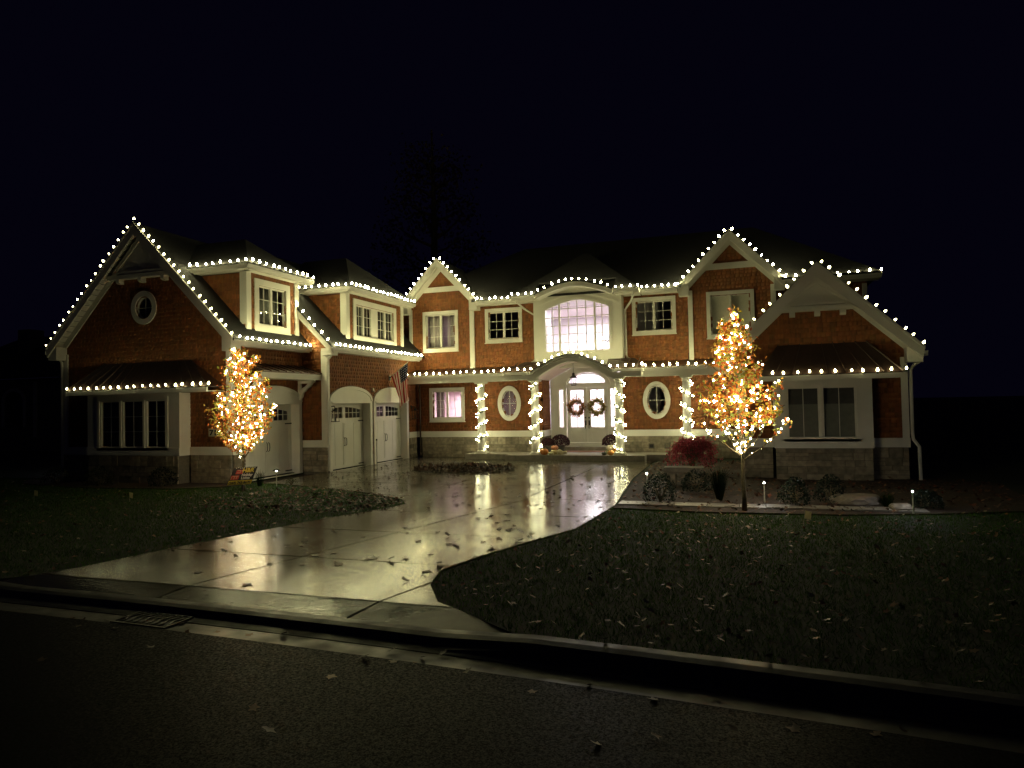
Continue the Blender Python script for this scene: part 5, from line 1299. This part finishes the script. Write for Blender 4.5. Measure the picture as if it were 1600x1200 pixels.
shrub(.75, 15.35, .30, .5, DG, 'dark upright shrub right of the right tree trunk', 62); shrub(1.45, 15.9, .3, .5, DG, 'dark shrub left of the broad flat boulder', 63)
shrub(-1.35, 17.2, .36, .45, DG, 'dark shrub at the foot of the stone bench', 64)
grass_clump(-.75, 15.9, .35, .75, 'ornamental grass clump left of the right tree trunk', 65); grass_clump(2.45, 15.5, .22, .3, 'small yellowish grass tuft beside the broad flat boulder', 66, 120, ((.20, .18, .04), (.16, .15, .04)))
grass_clump(-13.35, 16.5, .22, .5, 'grass clump behind the yard sign', 67, 60, ((.10, .13, .04), (.13, .13, .05))); shrub(-12.55, 16.85, .16, .16, [(.10, .10, .03), (.06, .08, .03)], 'tiny low plant under the wide capped path light', 68, 160, .035)
shrub(-16.3, 15.9, .4, .5, DG, 'dark shrub in the left bed nearest the yard sign', 69); shrub(-18.6, 15.8, .42, .5, DG, 'dark shrub below the dark triple window', 70); shrub(-20.6, 16.0, .4, .45, DG, 'dark shrub at the left end of the left bed', 71)
shrub(3.1, 15.4, .28, .3, DG, 'low dark plant behind the last path light', 72)
# weeping red maple: arching canes with fine drooping leaves
mp = thing('weeping_maple', (-1.78, 21.6, .02), 'low weeping red maple mound lit pink on its left side', 'tree')
r = random.Random(81); L = []; mb = MB()
for k in range(46):
    a = k * 2.39996; rad = r.uniform(.4, .98); top = r.uniform(1.3, 1.95)
    b = Vector((-1.78, 21.6, .02)); e = b + Vector((math.cos(a) * rad, math.sin(a) * rad * .85, r.uniform(.12, .45)))
    pk = b + Vector((math.cos(a) * rad * .55, math.sin(a) * rad * .47, top)); P_ = []
    for i in range(9):
        q = i / 8; P_.append(b * (1 - q) ** 2 + pk * 2 * q * (1 - q) * 1.0 + e * q * q)
    mb.tube(P_, [.014 * (1 - .7 * i / 8) for i in range(9)], 4)
    for i in range(95):
        q = r.uniform(.28, 1); f = q * 8; i0 = min(7, int(f)); p = P_[i0].lerp(P_[i0 + 1], f - i0); L.append(p - b + Vector((r.gauss(0, .05), r.gauss(0, .05), r.gauss(-.02, .05))))
mb.build('branches', 'bark', mp)
V, F, T = leaf_cloud(np.array(L), .085, [(.60, .10, .16), (.50, .07, .11), (.66, .17, .23), (.40, .05, .08)], 81, aspect=.4); link('crown', np_mesh('crown', V, F, 'leaf', T), mp, (-1.78, 21.6, .02))

# ------------------------------------------------------------------ lawn blades, fallen leaves
def scatter(poly, n, seed, keep=None):
    r = np.random.default_rng(seed); a = np.array(poly); lo, hi = a.min(0), a.max(0); out = np.zeros((0, 2))
    while len(out) < n:
        p = r.uniform(lo, hi, (n * 2, 2)); p = p[in_poly(p, poly)]
        if keep is not None: p = p[keep(p, r)]
        out = np.concatenate([out, p])
    return out[:n]
winL = clip(lawnL, [(-26, 5), (-6, 5), (-6, 17.3), (-26, 17.3)]); winR = clip(lawnR, [(-5, 5), (13, 5), (13, 15.4), (-5, 15.4)])
nob = lambda p, r: ~(in_poly(p, bedR) | in_poly(p, bedL))
def blades(poly, n, seed):
    P = scatter(poly, n, seed, nob); r = np.random.default_rng(seed); a = r.uniform(0, 2 * np.pi, n); h = r.uniform(.025, .075, n); w = .0045
    d = np.stack([np.cos(a), np.sin(a)], 1); l = r.normal(0, .03, (n, 2))
    z = np.full(n, -.024)
    V = np.stack([np.c_[P - d * w, z], np.c_[P + d * w, z], np.c_[P + l, z + h]], 1).reshape(-1, 3); F = np.arange(3 * n).reshape(-1, 3)
    T = np.repeat(np.array([[.8, 1, .7], [1, 1, .8], [1.2, 1.05, .6], [.7, .9, .7]])[r.integers(0, 4, n)] * r.uniform(.7, 1.2, (n, 1)), 3, 0)
    tag(link('grass', np_mesh('grass', V, F, 'blade', T)), 'short dark green lawn grass beside the driveway', 'grass', kind='stuff')
blades(winL, 110000, 91); blades(winR, 110000, 92)
DEAD = [(.20, .12, .05), (.30, .20, .09), (.14, .08, .035), (.34, .26, .14), (.11, .06, .03), (.24, .10, .04), (.42, .36, .22)]
def maple_leaves(P, zz, size, tints, seed, tilt=.35):
    """five-pointed curled leaves lying about"""
    r = np.random.default_rng(seed); n = len(P); k = 10
    ang = r.uniform(0, 2 * np.pi, n); s = size * r.uniform(.6, 1.25, n); rad = np.array([1, .52, .88, .48, .7, .28, .7, .48, .88, .52])
    tx, ty = r.normal(0, tilt, n), r.normal(0, tilt, n); V = []
    ph = ang[:, None] + np.arange(k) * 2 * np.pi / k
    rr = s[:, None] * .5 * rad * r.uniform(.7, 1.25, (n, k)); x, y = rr * np.cos(ph), rr * np.sin(ph)
    z = x * tx[:, None] + y * ty[:, None] + (rr ** 2) * r.uniform(-1.5, 3.5, (n, 1)) * (tilt / .35 + .4); z = z - z.min(1)[:, None] * 1.0
    X = np.stack([P[:, 0:1] + x, P[:, 1:2] + y, zz[:, None] + .003 + z], 2); c = np.stack([P[:, 0], P[:, 1], zz + .004 + (-z.min(1) * 0 + z.mean(1) * .8)], 1)[:, None]
    V = np.concatenate([X, c], 1).reshape(-1, 3); b = np.arange(n)[:, None, None] * (k + 1)
    F = (b + np.array([[i, (i + 1) % k, k] for i in range(k)])[None]).reshape(-1, 3)
    t = np.asarray(tints)[r.integers(0, len(tints), n)] * r.uniform(.6, 1.2, (n, 1)); return V, F, np.repeat(t, k + 1, 0)
def leaf_stuff(poly, n, z, size, seed, label, keep=None, tints=DEAD):
    P = scatter(poly, n, seed, keep); V, F, T = maple_leaves(P, np.full(n, z), size, tints, seed)
    tag(link('fallen_leaves', np_mesh('fallen_leaves', V, F, 'dead_leaf', T)), label, 'leaves', kind='stuff')
leaf_stuff(winL, 1300, .012, .085, 101, 'fallen leaves scattered over the left lawn', nob); leaf_stuff(winR, 2200, .012, .085, 102, 'fallen leaves scattered over the right lawn', nob)
leaf_stuff(bedR, 1900, .010, .10, 103, 'dry reddish leaves lying in the right flower bed', None, [(.16, .05, .025), (.10, .05, .03), (.2, .1, .05)])
leaf_stuff(clip(lawnL, [(-12.5, 12.5), (-7, 12.5), (-7, 17.3), (-12.5, 17.3)]), 900, .012, .10, 107, 'thick drift of brown leaves at the tip of the left lawn', lambda p, r: nob(p, r) & (r.random(len(p)) < np.clip((p[:, 0] + 13.5) / 6, .05, 1)), [(.13, .07, .035), (.20, .10, .05), (.09, .05, .025)])
# leaf pile on the drive
n = 2600; r_ = np.random.default_rng(104); q = r_.normal(size=(n, 2)); q = q / np.maximum(1, np.linalg.norm(q, axis=1)[:, None] / 1.9)
P = np.stack([-9.35 + q[:, 0] * .92, 21.9 + q[:, 1] * .62], 1); hgt = .12 * np.exp(-(q ** 2).sum(1) * .5) * r_.random(n) + .002
V, F, T = maple_leaves(P, hgt, .11, [(.10, .055, .03), (.07, .04, .025), (.13, .07, .04), (.05, .03, .02)], 104, .6)
o = link('leaf_pile', np_mesh('leaf_pile', V, F, 'dead_leaf', T)); tag(o, 'low pile of wet brown leaves on the driveway before the porch', 'leaf pile', kind='stuff')
ctl = (-14.2, 17.3); n = 700; P = scatter(clip(drive, [(-13.6, 14.5), (-6.5, 14.5), (-6.5, 26), (-13.6, 26)]), n, 105)
V, F, T = maple_leaves(P, np.full(n, .002), .085, [(.08, .045, .025), (.06, .035, .02), (.11, .06, .03)], 105, .3)
tag(link('fallen_leaves', np_mesh('fallen_leaves', V, F, 'dead_leaf', T)), 'small wet leaves strewn before the garage doors', 'leaves', kind='stuff')
# single leaves on the drive, each its own thing
LM = []
for i in range(8):
    V, F, T = maple_leaves(np.zeros((1, 2)), np.zeros(1), .17, [(.08, .045, .022), (.06, .035, .02), (.11, .06, .025), (.05, .03, .02)], 300 + i, .2); LM.append(np_mesh('fallen_leaf', V, F, 'dead_leaf', T))
P = scatter(clip(drive, [(-10, 7.2), (-2, 7.2), (-2, 21), (-10, 21)]), 170, 106, lambda p, r: r.random(len(p)) < np.clip(.35 + (p[:, 0] + 7) / 6, .15, 1))
for i, p in enumerate(P):
    o = link('fallen_leaf', random.choice(LM), None, (p[0], p[1], .003), Quaternion((0, 0, 1), random.uniform(0, 6.28)), [random.uniform(.7, 1.25)] * 3)
    tag(o, 'curled wet brown leaf lying on the driveway concrete', 'leaf', 'single leaves on the driveway')
for i in range(46):
    x = random.uniform(-7.5, 1.6); dy = random.choice((random.uniform(.06, .29), random.uniform(-.25, .05), random.uniform(-1.6, -.1))); z = -.124 if dy < 0 else -.136
    o = link('fallen_leaf', random.choice(LM), None, (x, Ya(x) + dy, z), Quaternion((0, 0, 1), random.uniform(0, 6.28)), [random.uniform(.5, .85)] * 3)
    tag(o, 'dark leaf lying in the gutter or on the street edge', 'leaf', 'single leaves along the street gutter')

# ------------------------------------------------------------------ drain grate, flags, stake, neighbour, far tree
gx, gy = -6.42, Ya(-6.42) + .05
gt = thing('drain_grate', (gx, gy, -.14), 'wavy cast iron drain grate set in the street gutter', 'drain grate')
gf = Frame((gx, gy, -.137), Vector((1, -.03, 0)).normalized(), Vector((.03, 1, 0)).normalized(), (0, 0, 1))
mb = MB(); mb.prism(gf, rect(-.40, .40, -.02, .40), [rect(-.37, .37, .01, .37)], .0, .018); mb.build('frame', 'grate_iron', gt)
for k in range(8):
    u = -.37 + .74 * (k + .5) / 8; mb = MB(); mb.tube([gf.p(u + .025 * math.sin(i * 1.05), .012 + .356 * i / 8, .008) for i in range(9)], .013, 5); mb.build('bar', 'grate_iron', gt)
part_ = MB().fbox(gf, -.37, .37, .01, .37, -.004, .0005).build('sump', 'sign_black', gt)
def lawn_flag(x, y, h, label, lean):
    t = thing('marker_flag', (x, y, -.02), label, 'marker flag', 'small marker flags in the lawn')
    mb = MB(); mb.tube([(x, y, -.05), (x + lean, y, h)], .0025, 4); mb.build('wire', 'plastic_white', t)
    mb = MB(); mb.slab([(x + lean, y, h), (x + lean + .10, y + .02, h - .02), (x + lean + .085, y + .02, h - .15), (x + lean * .6, y, h - .13)], (.002, -.003, 0)); mb.build('sheet', 'flag_sheet', t)
lawn_flag(-17.15, 12.7, .28, 'pale marker flag in the dark lawn at far left', .02); lawn_flag(.74, 12.95, .26, 'pale marker flag at the edge of the right lawn', .05); lawn_flag(-14.55, 13.2, .22, 'pale marker flag in the lawn left of the yard sign', -.02)
mk = MB(); mk.tube([(-13.55, 23.4, .0), (-13.55, 23.4, .92)], .012, 6); mk.lathe([(.03, .90), (.03, .96), (.01, .97)], (-13.55, 23.4, 0), 8); tag(mk.build('marker_stake', 'iron'), 'thin black stake standing between the two right garage doors', 'stake')

nb = thing('neighbour_house', (-44, 32, 0), 'dark neighbouring house barely visible at the far left', 'house')
fn = FY(30)
mb = MB(); mb.prism(fn, [(-50, -.4), (-34, -.4), (-34, 4.3), (-50, 4.3)], [[(-42.9, 1.4), (-41.3, 1.4), (-41.3, 3.0), *ell(-42.1, 3.0, .8, .55, 12, 0, math.pi)[1:-1], (-42.9, 3.0)]], -8, 0); mb.build('wall', 'neighbour_wall', nb)
mb = MB(); mb.slab([(-50.5, 29.5, 4.3), (-33.5, 29.5, 4.3), (-37, 34, 7.2), (-47, 34, 7.2)], (0, 0, .15)); mb.slab([(-33.5, 29.5, 4.3), (-33.5, 38.5, 4.3), (-37, 34, 7.2)], (0, 0, .15)); mb.build('roof', 'roof', nb)
mb = MB(); mb.prism(fn, [(-43.1, 1.4), (-42.9, 1.4), (-42.9, 3.0), *reversed(ell(-42.1, 3.0, .8, .55, 12, 0, math.pi)[1:-1]), (-41.3, 3.0), (-41.3, 1.4), (-41.1, 1.4), (-41.1, 3.0), *ell(-42.1, 3.0, 1.0, .75, 12, 0, math.pi)[1:-1], (-43.1, 3.0)], [], .01, .08); mb.build('window_casing', 'neighbour_trim', nb)
mb = MB(); mb.fbox(fn, -42.85, -41.35, 1.45, 3.4, -.3, -.28); mb.build('pane', 'sign_black', nb)
for u in (-43.9, -40.3): MB().fbox(fn, u - .12, u + .12, .8, 4.1, .01, .1).build('pilaster', 'neighbour_trim', nb)
mb = MB(); mb.box((-44.6, 32, 5.6), (-43.6, 33, 7.6)); mb.build('chimney', 'neighbour_wall', nb)
TX = -24.5
ft = thing('tall_tree', (TX, 52, -.1), 'tall dim tree rising in the darkness behind the roof', 'tree')
r = random.Random(5); mb = MB(); mb.tube([(TX, 52, -.5), (TX - .1, 52, 8), (TX + .1, 52, 17), (TX, 52, 25)], [.5, .4, .25, .06], 8); L = []
for k in range(26):
    a = k * 2.4; z = 9 + 13.5 * k / 26; l = (4.6 - 3.2 * k / 26); e = Vector((TX + math.cos(a) * l, 52 + math.sin(a) * l, z + l * .55)); mb.tube([(TX, 52, z), ((TX + e.x) / 2, (52 + e.y) / 2, z + l * .2), e], [.14, .09, .03], 5)
    for i in range(110): L.append((e.x - TX + r.gauss(0, .8), e.y - 52 + r.gauss(0, .8), e.z + .1 + r.gauss(0, .7)))
mb.build('trunk', 'bark', ft); V, F, T = leaf_cloud(np.array(L), .32, [(.16, .10, .05), (.12, .09, .05)], 6); link('crown', np_mesh('crown', V, F, 'leaf', T), ft, (TX, 52, -.1))
